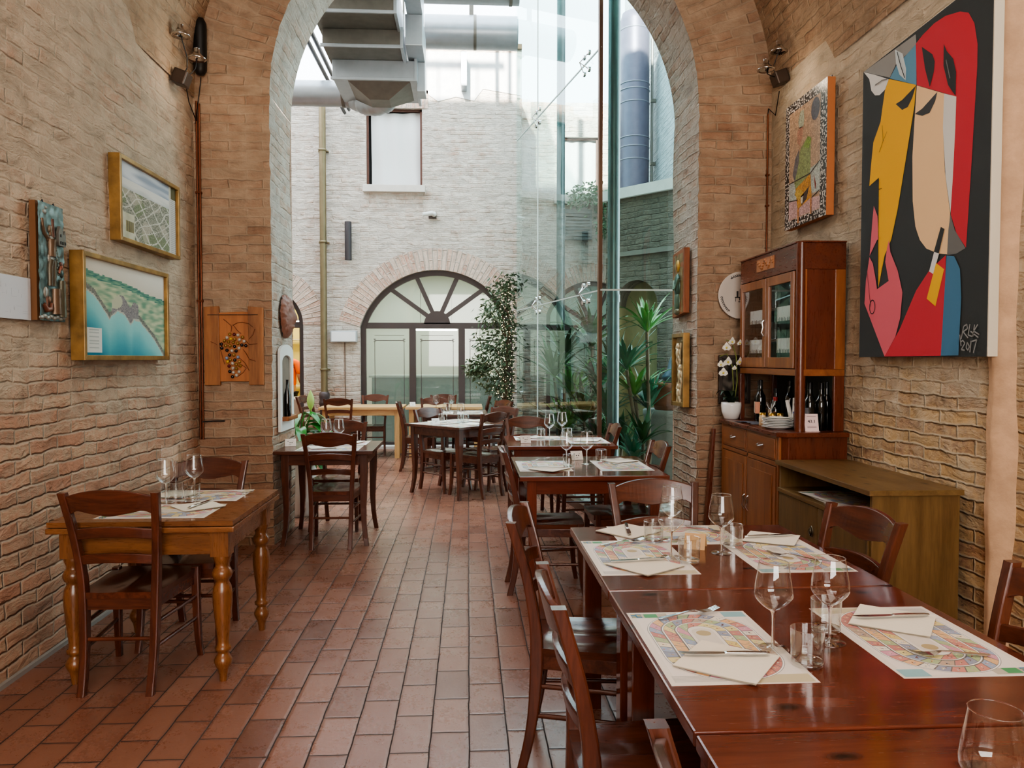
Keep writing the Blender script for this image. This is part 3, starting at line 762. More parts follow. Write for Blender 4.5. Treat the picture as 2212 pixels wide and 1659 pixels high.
table('red_table', 'farthest red pine table, beside the foot of the glass wall', .77, 6.635, .9, .87, .79, redwood)
table('red_table', 'red pine table laid for two, nearer than the one at the glass wall', .775, 5.14, .93, .96, .78, redwood)
table('red_table', 'far section of the long red pine table, at the head chair', .915, 2.877, .94, .927, .76, redwood, 0, False, 'X', .032, .07)
table('red_table', 'middle section of the long red pine table, with two facing settings', .915, 1.942, .94, .925, .76, redwood, 0, False, 'X', .032, .07)
table('red_table', 'nearest section of the long red pine table, cut by the bottom edge', .915, 1.006, .94, .925, .76, redwood, 0, False, 'X', .032, .07)

# carved oak table
t = thing('oak_table', 'honey oak draw-leaf table with turned legs against the whitewashed brick wall', 'table', (-1.49, 3.95, 0))
m = MB(); m.box(-.4, .42, -.415, .03, .742, .765); m.box(-.4, .42, .034, .43, .742, .765)
m.box(-.33, .35, -.35, -.345, .7652, .7656); m.build('tabletop', oakwood('X'), t, bevel=.004)
m = MB(); m.box(-.405, .425, -.42, .435, .712, .738); m.build('draw_leaf', oakwood('X'), t, bevel=.005)
m = MB(); m.box(-.31, .33, -.365, -.343, .6, .712); m.box(-.31, .33, .343, .365, .6, .712); m.box(-.365, -.343, -.31, .31, .6, .712); m.box(.345, .367, -.31, .31, .6, .712)
m.build('apron', oakwood('X'), t, bevel=.003)
LEGP = [(.017, 0), (.02, .03), (.025, .055), (.033, .068), (.041, .088), (.041, .1), (.033, .117), (.024, .13), (.024, .138), (.036, .146), (.037, .16), (.027, .168), (.026, .19), (.031, .24), (.038, .3), (.044, .37), (.045, .41), (.04, .445), (.031, .462), (.03, .475), (.04, .482), (.046, .5), (.046, .512), (.037, .53), (.031, .535), (.031, .55), (.036, .565), (.041, .58), (.041, .592)]
for sx, sy in ((-1, -1), (1, -1), (1, 1), (-1, 1)):
    m = MB(); x, y = sx*.335+.01, sy*.335; m.lathe(LEGP, 24, (x, y, 0)); m.box(x-.041, x+.041, y-.041, y+.041, .59, .712)
    m.build('leg', oakwood('Z'), t, bevel=0)

# ---------------------------------------------------------------- low olive cupboard
LX0, LX1, LY0, LY1, LH = 1.985, 2.455, 3.68, 4.82, .85
t = thing('sideboard', 'low olive-stained pine cupboard with an open shelf, against the brick wall', 'cupboard', (0, 0, 0))
m = MB(); m.box(LX0-.015, LX1, LY0-.02, LY1+.01, LH-.028, LH); m.build('worktop', greenoak('Y'), t, bevel=.003)
m = MB(); m.box(LX0+.01, LX1-.01, LY0, LY0+.022, 0, LH-.028); m.build('side_panel', greenoak('Z'), t, bevel=.002)
m = MB(); m.box(LX0+.01, LX1-.01, LY1-.022, LY1, 0, LH-.028); m.build('side_panel', greenoak('Z'), t, bevel=.002)
m = MB(); m.box(LX1-.02, LX1-.01, LY0+.022, LY1-.022, .05, LH-.028); m.build('back_panel', greenoak('Z'), t)
m = MB(); m.box(LX0-.012, LX1-.02, LY0+.022, LY1-.022, .655, .68); m.build('shelf', greenoak('Y'), t, bevel=.003)
m = MB(); m.box(LX0, LX1-.02, LY0+.022, LY1-.022, .05, .07); m.build('bottom_board', greenoak('Y'), t, bevel=.003)
ym = (LY0+LY1)/2
for a, b, hy in ((LY0+.024, ym-.003, ym-.07), (ym+.003, LY1-.024, ym+.07)):
    m = MB(); m.box(LX0-.002, LX0+.018, a, b, .075, .65); d = m.build('door', greenoak('Z'), t, bevel=.003)
    m = MB(); m.ball((LX0-.004, hy, .5), .02, 14, 6, (.3, 1.2, 1.7)); m.tube([(LX0-.012, hy, .5+.022), (LX0-.016, hy-.018, .5), (LX0-.012, hy, .5-.024), (LX0-.016, hy+.018, .5), (LX0-.012, hy, .522)], .0035, 6)
    m.build('handle', plain('antique_pull', C(120,112,98), .3, .9), d)

# ---------------------------------------------------------------- buffet cupboard
BX, BY0, BY1 = 2.485, 4.875, 6.12
t = thing('buffet_cabinet', 'tall cherry-wood buffet cupboard with glazed doors, in the corner by the arch', 'cabinet', (0, 0, 0))
def cham(x0, y0, y1, c, x1=BX): return [(x1, y0), (x1, y1), (x0+c, y1), (x0, y1-c), (x0, y0+c), (x0+c, y0)]
m = MB(); m.prism([(BX, BY0+.03), (BX, BY1-.03), (2.06, BY1-.03), (2.06, BY0+.06), (2.09, BY0+.03)], .09, .985); m.prism([(BX, BY0+.06), (BX, BY1-.06), (2.1, BY1-.06), (2.1, BY0+.06)], 0, .09)
m.build('base_body', mahog('Z'), t, bevel=.003)
m = MB(); m.prism(cham(2.015, BY0, BY1, .05), .985, 1.018); m.build('worktop', mahog('Y'), t, bevel=.007)
yc = (BY0+BY1)/2+.015
m = MB(); m.box(2.04, 2.06, BY0+.07, BY1-.035, .09, .13); m.box(2.04, 2.06, BY0+.07, BY0+.1, .13, .985); m.box(2.04, 2.06, BY1-.065, BY1-.035, .13, .985); m.box(2.04, 2.06, BY0+.1, BY1-.065, .785, .815); m.box(2.04, 2.06, yc-.012, yc+.012, .13, .985)
m.build('front_frame', cherry('Z'), t, bevel=.003)
for a, b in ((BY0+.105, yc-.016), (yc+.016, BY1-.07)):
    m = MB(); m.box(2.038, 2.058, a, b, .82, .98); m.box(2.033, 2.039, a+.02, b-.02, .835, .965); d = m.build('drawer', cherry('Y'), t, bevel=.003)
    mm = (a+b)/2; m = MB(); m.tube([(2.033, mm-.045, .905), (2.018, mm-.035, .9), (2.012, mm, .895), (2.018, mm+.035, .9), (2.033, mm+.045, .905)], .0055, 8); m.build('handle', CHROME, d)
    m = MB(); m.box(2.036, 2.056, a, b, .135, .78)
    d = m.build('door', cherry('Z'), t, bevel=.003)
    m = MB(); m.prism([(a+.06, .2), (b-.06, .2), (b-.06, .72), (a+.06, .72)], 0, .006, lambda u, v, h: (2.036-h, u, v)); m.build('panel', cherry('Z'), d, bevel=.003)
    hy = b-.02 if b < yc else a+.02
    m = MB(); m.tube([(2.036, hy, .5), (2.02, hy, .485), (2.028, hy, .455), (2.016, hy, .42), (2.034, hy, .395)], .005, 8); m.build('handle', CHROME, d)
# upper part
UX, UY0, UY1, UT = 2.165, 4.955, 6.06, 2.275
for (a, b, c, d) in ((BX-.07, BX, UY0, UY0+.03), (UX, UX+.035, UY1-.05, UY1), (BX-.05, BX, UY1-.03, UY1)): m = MB(); m.box(a, b, c+.003, d, 1.018, 1.386); m.build('post', mahog('Z'), t, bevel=.004)
m = MB(); m.tube([(UX+.032, UY0+.032, 1.018), (UX+.032, UY0+.032, UT-.01)], .034, 16); m.build('post', mahog('Z'), t)
m = MB(); m.prism(cham(UX, UY0, UY1, .035), 1.385, 1.43); m.build('lower_rail', cherry('Y'), t, bevel=.004)
m = MB(); m.prism(cham(UX, UY0, UY1, .035), 2.09, UT-.012); m.prism(cham(UX-.008, UY0-.008, UY1+.004, .04), UT-.012, UT); m.build('cornice', mahog('Y'), t, bevel=.003)
m = MB(); pl = [(yy, zz) for yy, zz in ((5.36, 2.145), (5.68, 2.145), (5.68, 2.235), (5.36, 2.235))]
m.prism(pl, 0, .006, lambda u, v, h: (UX-h, u, v))
for i in range(26):
    u = i/25; m.ball((UX-.006, 5.375+.29*u, 2.19+.03*sin(u*15)), .011+.005*sin(u*31), 8, 5, (.6, 1.5, 1))
m.build('carved_plaque', plain('carved_pale_wood', C(170,112,70), .6), t)
m = MB(); m.box(UX+.05, BX-.07, UY0+.006, UY0+.024, 1.43, 2.09); m.build('side_panel', mahog('Z'), t)
m = MB(); m.box(BX-.07, BX, UY0, UY0+.028, 1.43, 2.09); m.box(UX+.03, UX+.06, UY0+.002, UY0+.03, 1.43, 2.09); m.build('side_stile', cherry('Z'), t, bevel=.003)
m = MB(); m.box(UX+.03, BX, UY1-.02, UY1, 1.43, 2.09); m.build('side_panel', mahog('Z'), t)
m = MB(); m.box(BX-.015, BX, UY0+.03, UY1-.02, 1.018, 2.09); m.build('back_panel', plain('cabinet_dark_back', C(34,40,38), .5), t)
for z in (1.625, 1.85): m = MB(); m.box(UX+.06, BX-.016, UY0+.03, UY1-.025, z, z+.018); m.build('shelf', mahog('Y'), t)
uc = (UY0+UY1)/2
for a, b, s in ((UY0+.065, uc-.004, 1), (uc+.004, UY1-.03, -1)):
    m = MB(); fw = .055
    for q in ((a, a+fw, 1.435, 2.085), (b-fw, b, 1.435, 2.085), (a+fw, b-fw, 1.435, 1.51), (a+fw, b-fw, 2.02, 2.085)): m.box(UX-.004, UX+.02, *q)
    d = m.build('door', cherry('Z'), t, bevel=.004)
    m = MB(); m.add([(UX+.008, a+fw, 1.51), (UX+.008, b-fw, 1.51), (UX+.008, b-fw, 2.02), (UX+.008, a+fw, 2.02)], [(0, 1, 2, 3)]); m.build('pane', GLASS_CAB, d, fix=False)
    if s < 0:
        hy = a+.012; m = MB(); m.tube([(UX-.006, hy, 1.78), (UX-.022, hy, 1.765), (UX-.014, hy, 1.73), (UX-.026, hy, 1.69), (UX-.008, hy, 1.665)], .006, 8); m.build('handle', CHROME, d)
# lace edgings on the two glazed shelves
for a, b, w in ((UY0+.13, uc-.07, 'near door'), (uc+.07, UY1-.09, 'far door')):
    for z, w2 in ((1.642, 'lower'), (1.867, 'upper')):
        m = MB(); m.box(UX+.055, UX+.2, a, b, z+.001, z+.003)
        m.grid(lambda u, v: (UX+.052+.003*sin(u*40), a+u*(b-a), z+.003-v*(.072+.01*abs(sin(u*26)))), 60, 4)
        for i in range(13): m.box(UX+.05, UX+.053, a+(b-a)*(i+.2)/13, a+(b-a)*(i+.6)/13, z-.1, z-.07)
        tag(m.build('lace_edging', LACE), 'white lace edging on the %s shelf behind the %s of the buffet' % (w2, w), 'lace trim', 'lace shelf edgings')
# ---------------------------------------------------------------- tableware
def make_wine():
    t = thing('wine_glass', 'x', 'wine glass')
    m = MB(); prof = [(.006, .098), (.016, .102), (.03, .113), (.0435, .128), (.0485, .138), (.0478, .15), (.0445, .175), (.04, .2), (.0365, .222)]
    m.lathe(prof, 32, cap=False); m.lathe([(.0365, .2214), (.0372, .2226), (.0365, .2235), (.0358, .2226)], 32, cap=False, mi=1); m.build('bowl', [GLASS_THIN, GLASS_SOLID], t)
    m = MB(); m.lathe([(.0045, .0035), (.0038, .03), (.0036, .07), (.0045, .09), (.009, .0985)], 12); m.build('stem', GLASS_SOLID, t)
    m = MB(); m.lathe([(.0395, 0), (.0402, .0012), (.036, .0022), (.018, .0035), (.006, .0065), (.0042, .011)], 32); m.build('foot', GLASS_THIN, t)
    return t
def make_tumbler():
    t = thing('tumbler', 'x', 'tumbler')
    m = MB(); m.lathe([(.0375, .012), (.0388, .05), (.0402, .0885)], 32, cap=False); m.lathe([(.036, .016), (.0372, .05), (.0386, .0885)], 32, cap=False); m.lathe([(.0386, .0885), (.0394, .0897), (.0402, .0885)], 32, cap=False); m.build('wall', GLASS_THIN, t)
    m = MB(); m.lathe([(.034, 0), (.0368, .002), (.0376, .0125), (.034, .0118), (.02, .0095), (.001, .009)], 32); m.build('base', GLASS_BASE, t)
    return t
WINE, TUMB = Kind(make_wine()), Kind(make_tumbler())

# printed place mat: a board-game spiral on pale paper
def make_mat():
    m = MB(); L, W = .5, .345
    rnd = random.Random(3)
    def rect(x0, x1, y0, y1, c, z=0.0006): m.add([(x0, y0, z), (x1, y0, z), (x1, y1, z), (x0, y1, z)], [(0, 1, 2, 3)], col=c)
    m.box(-W/2, W/2, -L/2, L/2, 0, .0004, col=C(232,222,212))
    def R(u, v): return (u, v)
    rect(-.155, .155, -.235, .235, C(238,228,220), .00045)
    for k in range(9): rect(-.16, -.02+rnd.uniform(-.03, .02), -.232+k*.004, -.2302+k*.004, C(170,164,156), .0005)
    rect(.02, .165, -.245, -.2, C(206,192,160), .0005); rect(-.165, -.06, .205, .24, C(196,186,170), .0005)
    rect(.10, .165, .2, .243, C(150,190,196), .0006); rect(-.165, -.135, .205, .235, C(60,120,160), .0007); rect(-.128, -.09, .205, .235, C(90,160,110), .0007)
    for k in range(5): rect(-.164+.016*(k % 2), -.152+.016*(k % 2), .206+.006*k, .21+.006*k, C(230,200,80), .0008)
    # stadium: straight half length hs, radius r
    def stad(r, hs, n=64):
        P = []
        for i in range(n):
            a = 2*pi*i/n
            if i < n/2: t = pi*i/(n/2); P.append((r*cos(t), hs+r*sin(t)))
            else: t = pi*(i-n/2)/(n/2)+pi; P.append((r*cos(t), -hs+r*sin(t)))
        # even spacing
        Q = P+[P[0]]; ds = [0]
        for a, b in zip(Q, Q[1:]): ds.append(ds[-1]+sqrt((a[0]-b[0])**2+(a[1]-b[1])**2))
        return Q, ds
    def at(st, f):
        Q, ds = st; s = f*ds[-1]
        for i in range(len(ds)-1):
            if ds[i] <= s <= ds[i+1]+1e-9:
                k = (s-ds[i])/max(1e-9, ds[i+1]-ds[i]); return (Q[i][0]+(Q[i+1][0]-Q[i][0])*k, Q[i][1]+(Q[i+1][1]-Q[i][1])*k)
        return Q[0]
    pal = [C(226,196,70), C(204,92,70), C(120,150,190), C(214,120,160), C(150,180,110), C(232,170,90), C(240,226,200), C(190,70,60), C(100,120,160), C(228,210,120), C(176,140,110), C(236,228,214)]
    pal = [tuple(x*.72+y*.28 for x, y in zip(q, C(238,228,218))) for q in pal]
    HS = .085
    for kk, (r0, r1, n) in enumerate(((.110, .140, 34), (.074, .102, 26), (.040, .066, 18))):
        dz = kk*.0006
        for q, cc, z in ((r1+.006, C(150,146,142), .0007+dz), (r1+.0045, C(246,242,238), .00075+dz), (r1+.001, C(130,124,120), .0008+dz)):
            Q, _ = stad(q, HS); m.add([(x, y, z) for x, y in Q[:-1]], [tuple(range(len(Q)-1))], col=cc)
        Q, _ = stad(r0-.001, HS)
        a, b = stad(r0, HS), stad(r1, HS)
        for i in range(n):
            f0, f1 = i/n+.0015, (i+1)/n-.0015; c = rnd.choice(pal); ks = [f0+(f1-f0)*k/4 for k in range(5)]
            for k in range(4):
                p, q, r, s = at(a, ks[k]), at(b, ks[k]), at(b, ks[k+1]), at(a, ks[k+1])
                m.add([(w_[0], w_[1], .00095+dz) for w_ in (p, q, r, s)], [(0, 1, 2, 3)], col=c)
            fm = (f0+f1)/2; p, q = at(a, fm), at(b, fm)
            for _ in range(7):
                w = rnd.uniform(.2, .8); x = p[0]+(q[0]-p[0])*w+rnd.uniform(-.004, .004); y = p[1]+(q[1]-p[1])*w+rnd.uniform(-.004, .004); e = rnd.uniform(.0014, .0042); c2 = rnd.choice(pal+[C(60,50,50), C(120,60,40)])
                g = rnd.uniform(0, 6); m.add([(x+e*cos(g+h*2.1)*rnd.uniform(.6, 1.2), y+e*sin(g+h*2.1), .0011+dz) for h in range(3)], [(0, 1, 2)], col=c2)
        Q, _ = stad(r0-.002, HS); m.add([(x, y, .0012+dz) for x, y in Q[:-1]], [tuple(range(len(Q)-1))], col=C(238,230,222))
    Q, _ = stad(.03, HS*.9); m.add([(x, y, .0026) for x, y in Q[:-1]], [tuple(range(len(Q)-1))], col=C(226,216,204))
    for k in range(9): rect(-.018, .018*rnd.uniform(.4, 1), -.04-k*.006, -.0385-k*.006, C(170,160,150), .0028)
    m.add([(.02*cos(i*pi/8), .07+.02*sin(i*pi/8), .0028) for i in range(16)], [tuple(range(16))], col=C(190,170,130))
    o = m.build('place_mat', PRINT, fix=False); return tag(o, 'x', 'place mat')
MAT_ = Kind(make_mat())
def make_napkin():
    t = thing('napkin', 'x', 'napkin'); s = .1
    m = MB()
    for k in range(2):
        def fn(u, v, k=k): return ((u*2-1)*s+.002*k, (v*2-1)*s-.0015*k, .0012+.0026*k+.004*(max(0, u-.55)**2)*(1+k)+.003*(max(0, .4-v)**2))
        m.grid(fn, 10, 10); m.grid(lambda u, v: tuple(a-b for a, b in zip(fn(u, v), (0, 0, .0012))), 10, 10)
    m.build('folded_paper', NAPK, t); return t
NAP = Kind(make_napkin())
def ribbon(m, pts, w, th):
    rs = []
    for i, (x, y, z) in enumerate(pts):
        a = (w[i] if isinstance(w, list) else w)/2; b = (th[i] if isinstance(th, list) else th)/2
        rs.append([(x, y-a, z-b), (x, y+a, z-b), (x, y+a, z+b), (x, y-a, z+b)])
    return m.rings(rs, True, False)
def make_fork():
    t = thing('fork', 'x', 'fork'); Z = .003
    m = MB(); ribbon(m, [(-.1, 0, Z), (-.09, 0, Z), (-.04, 0, Z+.004), (0, 0, Z+.009), (.02, 0, Z+.01)], [.008, .014, .011, .006, .005], [.002, .003, .003, .003, .0025]); m.build('handle', STEEL, t, bevel=.0008)
    m = MB(); ribbon(m, [(.02, 0, Z+.01), (.032, 0, Z+.007), (.045, 0, Z+.003), (.056, 0, Z+.003)], [.005, .016, .024, .0245], .0018)
    for k in range(4):
        y = (k-1.5)*.0068; ribbon(m, [(.056, y, Z+.003), (.075, y, Z+.004), (.1, y*.97, Z+.011)], [.0042, .0036, .002], .0016)
    m.build('head', STEEL, t); return t
def make_knife():
    t = thing('knife', 'x', 'table knife'); Z = .004
    m = MB(); ribbon(m, [(-.11, 0, Z), (-.1, 0, Z), (-.05, 0, Z), (-.005, 0, Z), (0, 0, Z)], [.006, .012, .014, .0105, .009], [.004, .006, .007, .006, .004]); m.build('handle', STEEL, t, bevel=.0012)
    m = MB(); ribbon(m, [(0, 0, Z), (.03, .001, Z), (.08, .0015, Z), (.1, 0, Z), (.112, -.004, Z)], [.012, .0165, .017, .013, .002], [.0022, .0018, .0016, .0014, .001]); m.build('blade', STEEL, t); return t
FORK, KNIFE = Kind(make_fork()), Kind(make_knife())
def make_tent():
    t = thing('card_stand', 'x', 'table card')
    m = MB(); 
    for s in (-1, 1): m.prism([(s*.002, .062), (s*.03, 0), (s*.028, 0), (0, .062)], -.045, .045, lambda u, v, h: (h, u, v))
    m.build('acrylic_holder', ACRYL, t)
    m = MB(); m.prism([(-.0035, .0615), (-.032, .002), (-.0325, .002), (-.004, .0625)], -.044, .044, lambda u, v, h: (h, u, v)); d = m.build('card', WHITEP, t)
    m = MB()
    for k, (x, z, w, h) in enumerate(((-.02, .042, .008, .007), (-.004, .03, .007, .009), (.012, .03, .007, .009), (.02, .044, .004, .004), (-.004, .016, .02, .002))):
        y = -.0345+(z)*.47*1.0; m.box(x-w/2, x+w/2, -.0333+z*.469-.001, -.0333+z*.469-.0004, z-h/2, z+h/2)
    m.build('marks', plain('black_ink', C(40,40,44), .8), d); return t
TENT = Kind(make_tent())
GW, GT, GM, GN, GF, GK = 'wine glasses on the tables', 'tumblers on the tables', 'printed place mats', 'folded paper napkins', 'forks on the tables', 'knives on the tables'
def P3(L, k, g, z): 
    for x, y, r, lab in L: k.put((x, y, z), radians(r), lab, g)
Z1, Z6, Z5, Z3, Z4, Z2, Z0 = .7602, .7802, .7902, .7802, .7702, .7702, .7658
# long red table
P3([(.63, 1.942, 0, 'place mat with a board-game print under the nearest fork on the long red table'),
    (1.178, 1.952, 180, 'place mat with a board-game print on the wall side of the middle red table section'),
    (.625, 2.828, 0, 'glare-lit place mat on the aisle side of the far red table section'),
    (1.18, 2.83, 180, 'place mat between the tan card and the wall-side chair of the far red table section'),
    (.855, 3.168, 90, 'place mat in front of the chair at the head of the long red table')], MAT_, GM, Z1)
P3([(.625, 1.815, -37, 'cream napkin under the nearest knife, on the aisle side of the middle section'),
    (1.19, 2.078, -36, 'cream napkin on the wall side of the middle red table section'),
    (.626, 2.687, -54, 'cream napkin on the glare-lit place mat of the far red table section'),
    (.68, 3.225, 38, 'cream napkin with a rolled edge at the head corner of the long red table'),
    (1.235, 3.06, -30, 'cream napkin nearest the low olive cupboard on the long red table')], NAP, GN, Z1+.003)
P3([(.63, 1.842, 176, 'steel knife across the napkin on the aisle side of the middle section'),
    (1.195, 2.09, 181, 'steel knife across the napkin on the wall side of the middle section'),
    (.61, 2.73, 187, 'steel knife on the napkin of the glare-lit place mat'),
    (.678, 3.236, 262, 'knife seen end-on across the napkin at the head corner'),
    (1.235, 3.077, 8, 'dark-handled knife on the napkin nearest the low olive cupboard')], KNIFE, GK, Z1+.0105)
P3([(.63, 2.155, 18, 'steel fork at the top of the nearest aisle-side place mat'),
    (1.19, 1.82, 177, 'fork with a dark reflection at the near edge of the wall-side place mat'),
    (.613, 3.02, 19, 'steel fork at the top of the glare-lit place mat'),
    (1.2, 2.76, 144, 'fork on the place mat in front of the wall-side chair'),
    (1.012, 3.235, -52, 'fork on the place mat at the head of the long red table')], FORK, GF, Z1+.003)
P3([(.775, 1.9, 0, 'large wine glass between the two nearest place mats, closer to the aisle'),
    (.94, 1.935, 0, 'large wine glass between the two nearest place mats, closer to the wall'),
    (.752, 2.806, 0, 'wine glass standing next to the tumbler by the tan card'),
    (.96, 2.86, 0, 'wine glass alone on the bare wood of the far red table section'),
    (.825, 3.07, 0, 'wine glass on the head place mat, behind another wine glass'),
    (.775, 1.075, 0, 'wine glass cut off by the bottom right corner of the photo')], WINE, GW, Z1)
P3([(.817, 1.795, 0, 'tumbler nearest the viewer on the long red table'), (.968, 2.015, 0, 'tumbler half hidden behind a wine glass stem, in the middle red table section'),
    (.80, 2.735, 0, 'tumbler in front of the tan card on the far red table section'), (.742, 3.035, 0, 'tumbler beside the napkin with the rolled edge'),
    (1.035, 2.945, 0, 'tumbler behind the lone wine glass of the far red table section')], TUMB, GT, Z1)
t = thing('kraft_card', 'folded tan kraft card standing behind a tumbler on the long red table', 'table card', (.888, 2.95, Z1), radians(-25))
m = MB(); m.prism([(-.003, .055), (-.035, 0), (-.036, 0), (-.004, .056)], -.04, .04, lambda u, v, h: (h, u, v)); m.prism([(-.003, .055), (.035, 0), (.036, 0), (-.002, .056)], -.04, .04, lambda u, v, h: (h, u, v))
m.build('folded_card', plain('kraft_paper', C(196,156,112), .8, 0, .05, 60), t)
# second red table
P3([(.50, 5.13, 0, 'place mat at the aisle end of the second red table'), (1.025, 5.125, 180, 'place mat at the plant end of the second red table')], MAT_, GM, Z6)
P3([(.52, 4.95, -40, 'napkin on the aisle-end place mat of the second red table'), (1.05, 5.33, 30, 'napkin on the plant-end place mat of the second red table')], NAP, GN, Z6+.003)
P3([(.50, 5.39, 42, 'fork at the aisle end of the second red table'), (1.04, 5.06, 150, 'fork at the plant end of the second red table')], FORK, GF, Z6+.003)
P3([(.52, 4.99, 176, 'knife at the aisle end of the second red table'), (1.06, 5.355, 5, 'knife at the plant end of the second red table')], KNIFE, GK, Z6+.0105)
P3([(.665, 5.19, 0, 'wine glass behind the tumbler at the aisle end of the second red table'), (.806, 5.2, 0, 'wine glass in the middle of the second red table')], WINE, GW, Z6)
P3([(.66, 5.03, 0, 'tumbler before the wine glass at the aisle end of the second red table'), (.92, 5.285, 0, 'tumbler at the plant end of the second red table')], TUMB, GT, Z6)
P3([(.765, 5.44, 15, 'white card in a clear stand on the second red table')], TENT, 'table cards', Z6)
# far red table
P3([(.66, 6.83, 90, 'place mat along the back edge of the farthest red table'), (1.02, 6.62, 180, 'place mat at the column end of the farthest red table'), (.575, 6.9-.0, 90, 'x')][:2], MAT_, GM, Z5)
P3([(.55, 6.88, 20, 'napkin on the back place mat of the farthest red table'), (1.03, 6.6, -20, 'napkin at the column end of the farthest red table')], NAP, GN, Z5+.003)
P3([(.56, 6.88, 60, 'knife on the back napkin of the farthest red table')], KNIFE, GK, Z5+.0105)
P3([(.712, 6.74, 0, 'wine glass beside the tumbler on the farthest red table'), (.85, 6.95, 0, 'wine glass at the back of the farthest red table')], WINE, GW, Z5)
P3([(.64, 6.77, 0, 'tumbler beside the wine glass on the farthest red table'), (.885, 6.83, 0, 'tumbler in front of the back wine glass on the farthest red table')], TUMB, GT, Z5)
P3([(.475, 6.46, 12, 'white card in a clear stand on the farthest red table')], TENT, 'table cards', Z5)
# diamond-set table
P3([(-.365, 8.655, -45, 'place mat on the drainpipe-side edge of the diamond-set table'), (-.02, 8.345, 135, 'place mat before the dark chair of the diamond-set table'), (-.02, 8.935, 45, 'place mat on the far edge of the diamond-set table')], MAT_, GM, Z3)
P3([(-.36, 8.78, 10, 'napkin nearest the white card of the diamond-set table'), (.04, 8.42, 60, 'napkin before the dark chair of the diamond-set table'), (.06, 8.9, 20, 'napkin on the far edge of the diamond-set table')], NAP, GN, Z3+.003)
P3([(-.245, 8.63, 0, 'wine glass nearest the white card of the diamond-set table'), (-.085, 8.6, 0, 'wine glass beside the dark chair of the diamond-set table')], WINE, GW, Z3)
P3([(-.31, 8.83, 0, 'tumbler behind the white card of the diamond-set table'), (-.03, 8.69, 0, 'tumbler behind the wine glass of the diamond-set table'), (-.09, 8.76, 0, 'tumbler in the middle of the diamond-set table')], TUMB, GT, Z3)
P3([(-.37, 8.52, 25, 'white card in a clear stand on the diamond-set table')], TENT, 'table cards', Z3)
# laid table behind
P3([(-.38, 10.4, 0, 'place mat at the side-on chair of the laid table behind the diamond-set one'), (.02, 10.4, 180, 'place mat at the orange-brown chair of the laid table behind the diamond-set one')], MAT_, GM, Z4)
P3([(-.4, 10.4, 15, 'napkin on the laid table, nearest the side-on chair'), (.05, 10.5, -20, 'napkin on the laid table, nearest the orange-brown chair')], NAP, GN, Z4+.003)
P3([(-.45, 10.72, 0, 'wine glass on the laid table, nearest the side-on chair'), (-.24, 10.75, 0, 'wine glass on the laid table, nearest the orange-brown chair')], WINE, GW, Z4)
P3([(-.28, 10.3, 0, 'tumbler in the middle of the laid table behind the diamond-set one')], TUMB, GT, Z4)
P3([(-.86, 11.83, 20, 'small white card alone on the second pale pine table')], TENT, 'table cards', .7752)
# small table by the jamb
P3([(-1.13, 6.335, 90, 'place mat on the near half of the small table beside the arch'), (-1.12, 6.72, 90, 'place mat on the far half of the small table beside the arch')], MAT_, GM, Z2)
P3([(-1.2, 6.36, 20, 'napkin on the near half of the small table beside the arch'), (-1.03, 6.73, -15, 'napkin on the far half of the small table beside the arch')], NAP, GN, Z2+.003)
P3([(-1.195, 6.53, 0, 'left of the two wine glasses on the small table beside the arch'), (-1.09, 6.53, 0, 'right of the two wine glasses on the small table beside the arch')], WINE, GW, Z2)
P3([(-1.485, 6.5, 10, 'white card with small black marks on the table beside the arch')], TENT, 'table cards', Z2)
# oak table
P3([(-1.47, 3.775, 90, 'place mat on the near half of the oak table'), (-1.45, 4.2, 90, 'place mat on the far half of the oak table')], MAT_, GM, Z0)
P3([(-1.34, 3.865, 40, 'white napkin with a knife on the oak table'), (-1.57, 4.21, -20, 'white napkin on the far half of the oak table')], NAP, GN, Z0+.003)
P3([(-1.335, 3.885, 80, 'knife on the napkin of the oak table')], KNIFE, GK, Z0+.0105)
P3([(-1.675, 3.775, 80, 'fork on the near place mat of the oak table'), (-1.26, 4.2, 20, 'fork on the far place mat of the oak table')], FORK, GF, Z0+.003)
P3([(-1.545, 4.0, 0, 'wine glass nearer the brick wall on the oak table'), (-1.46, 4.17, 0, 'wine glass on the far half of the oak table')], WINE, GW, Z0)
P3([(-1.53, 4.09, 0, 'tumbler behind a wine glass on the oak table'), (-1.42, 4.02, 0, 'tumbler closest to the napkin on the oak table')], TUMB, GT, Z0)
t = thing('menu_holder', 'clear bent acrylic menu holder standing on the oak table', 'menu holder', (-1.62, 4.3, Z0), radians(8))
m = MB(); m.prism([(.03, 0), (.032, .002), (-.028, .004), (.0, .26), (-.003, .26), (-.033, .002), (-.03, 0)], -.055, .055, lambda u, v, h: (h, u, v)); m.build('acrylic_sheet', ACRYL, t)
# mats stored in the low cupboard
for i in range(6):
    o = dup(MAT_.root, (2.19+.01*sin(i*2), 4.3+.012*cos(i*3), .6805+i*.003), radians(i*2-4), 'board-game place mat in the open shelf of the olive cupboard', 'spare place mats in the cupboard')
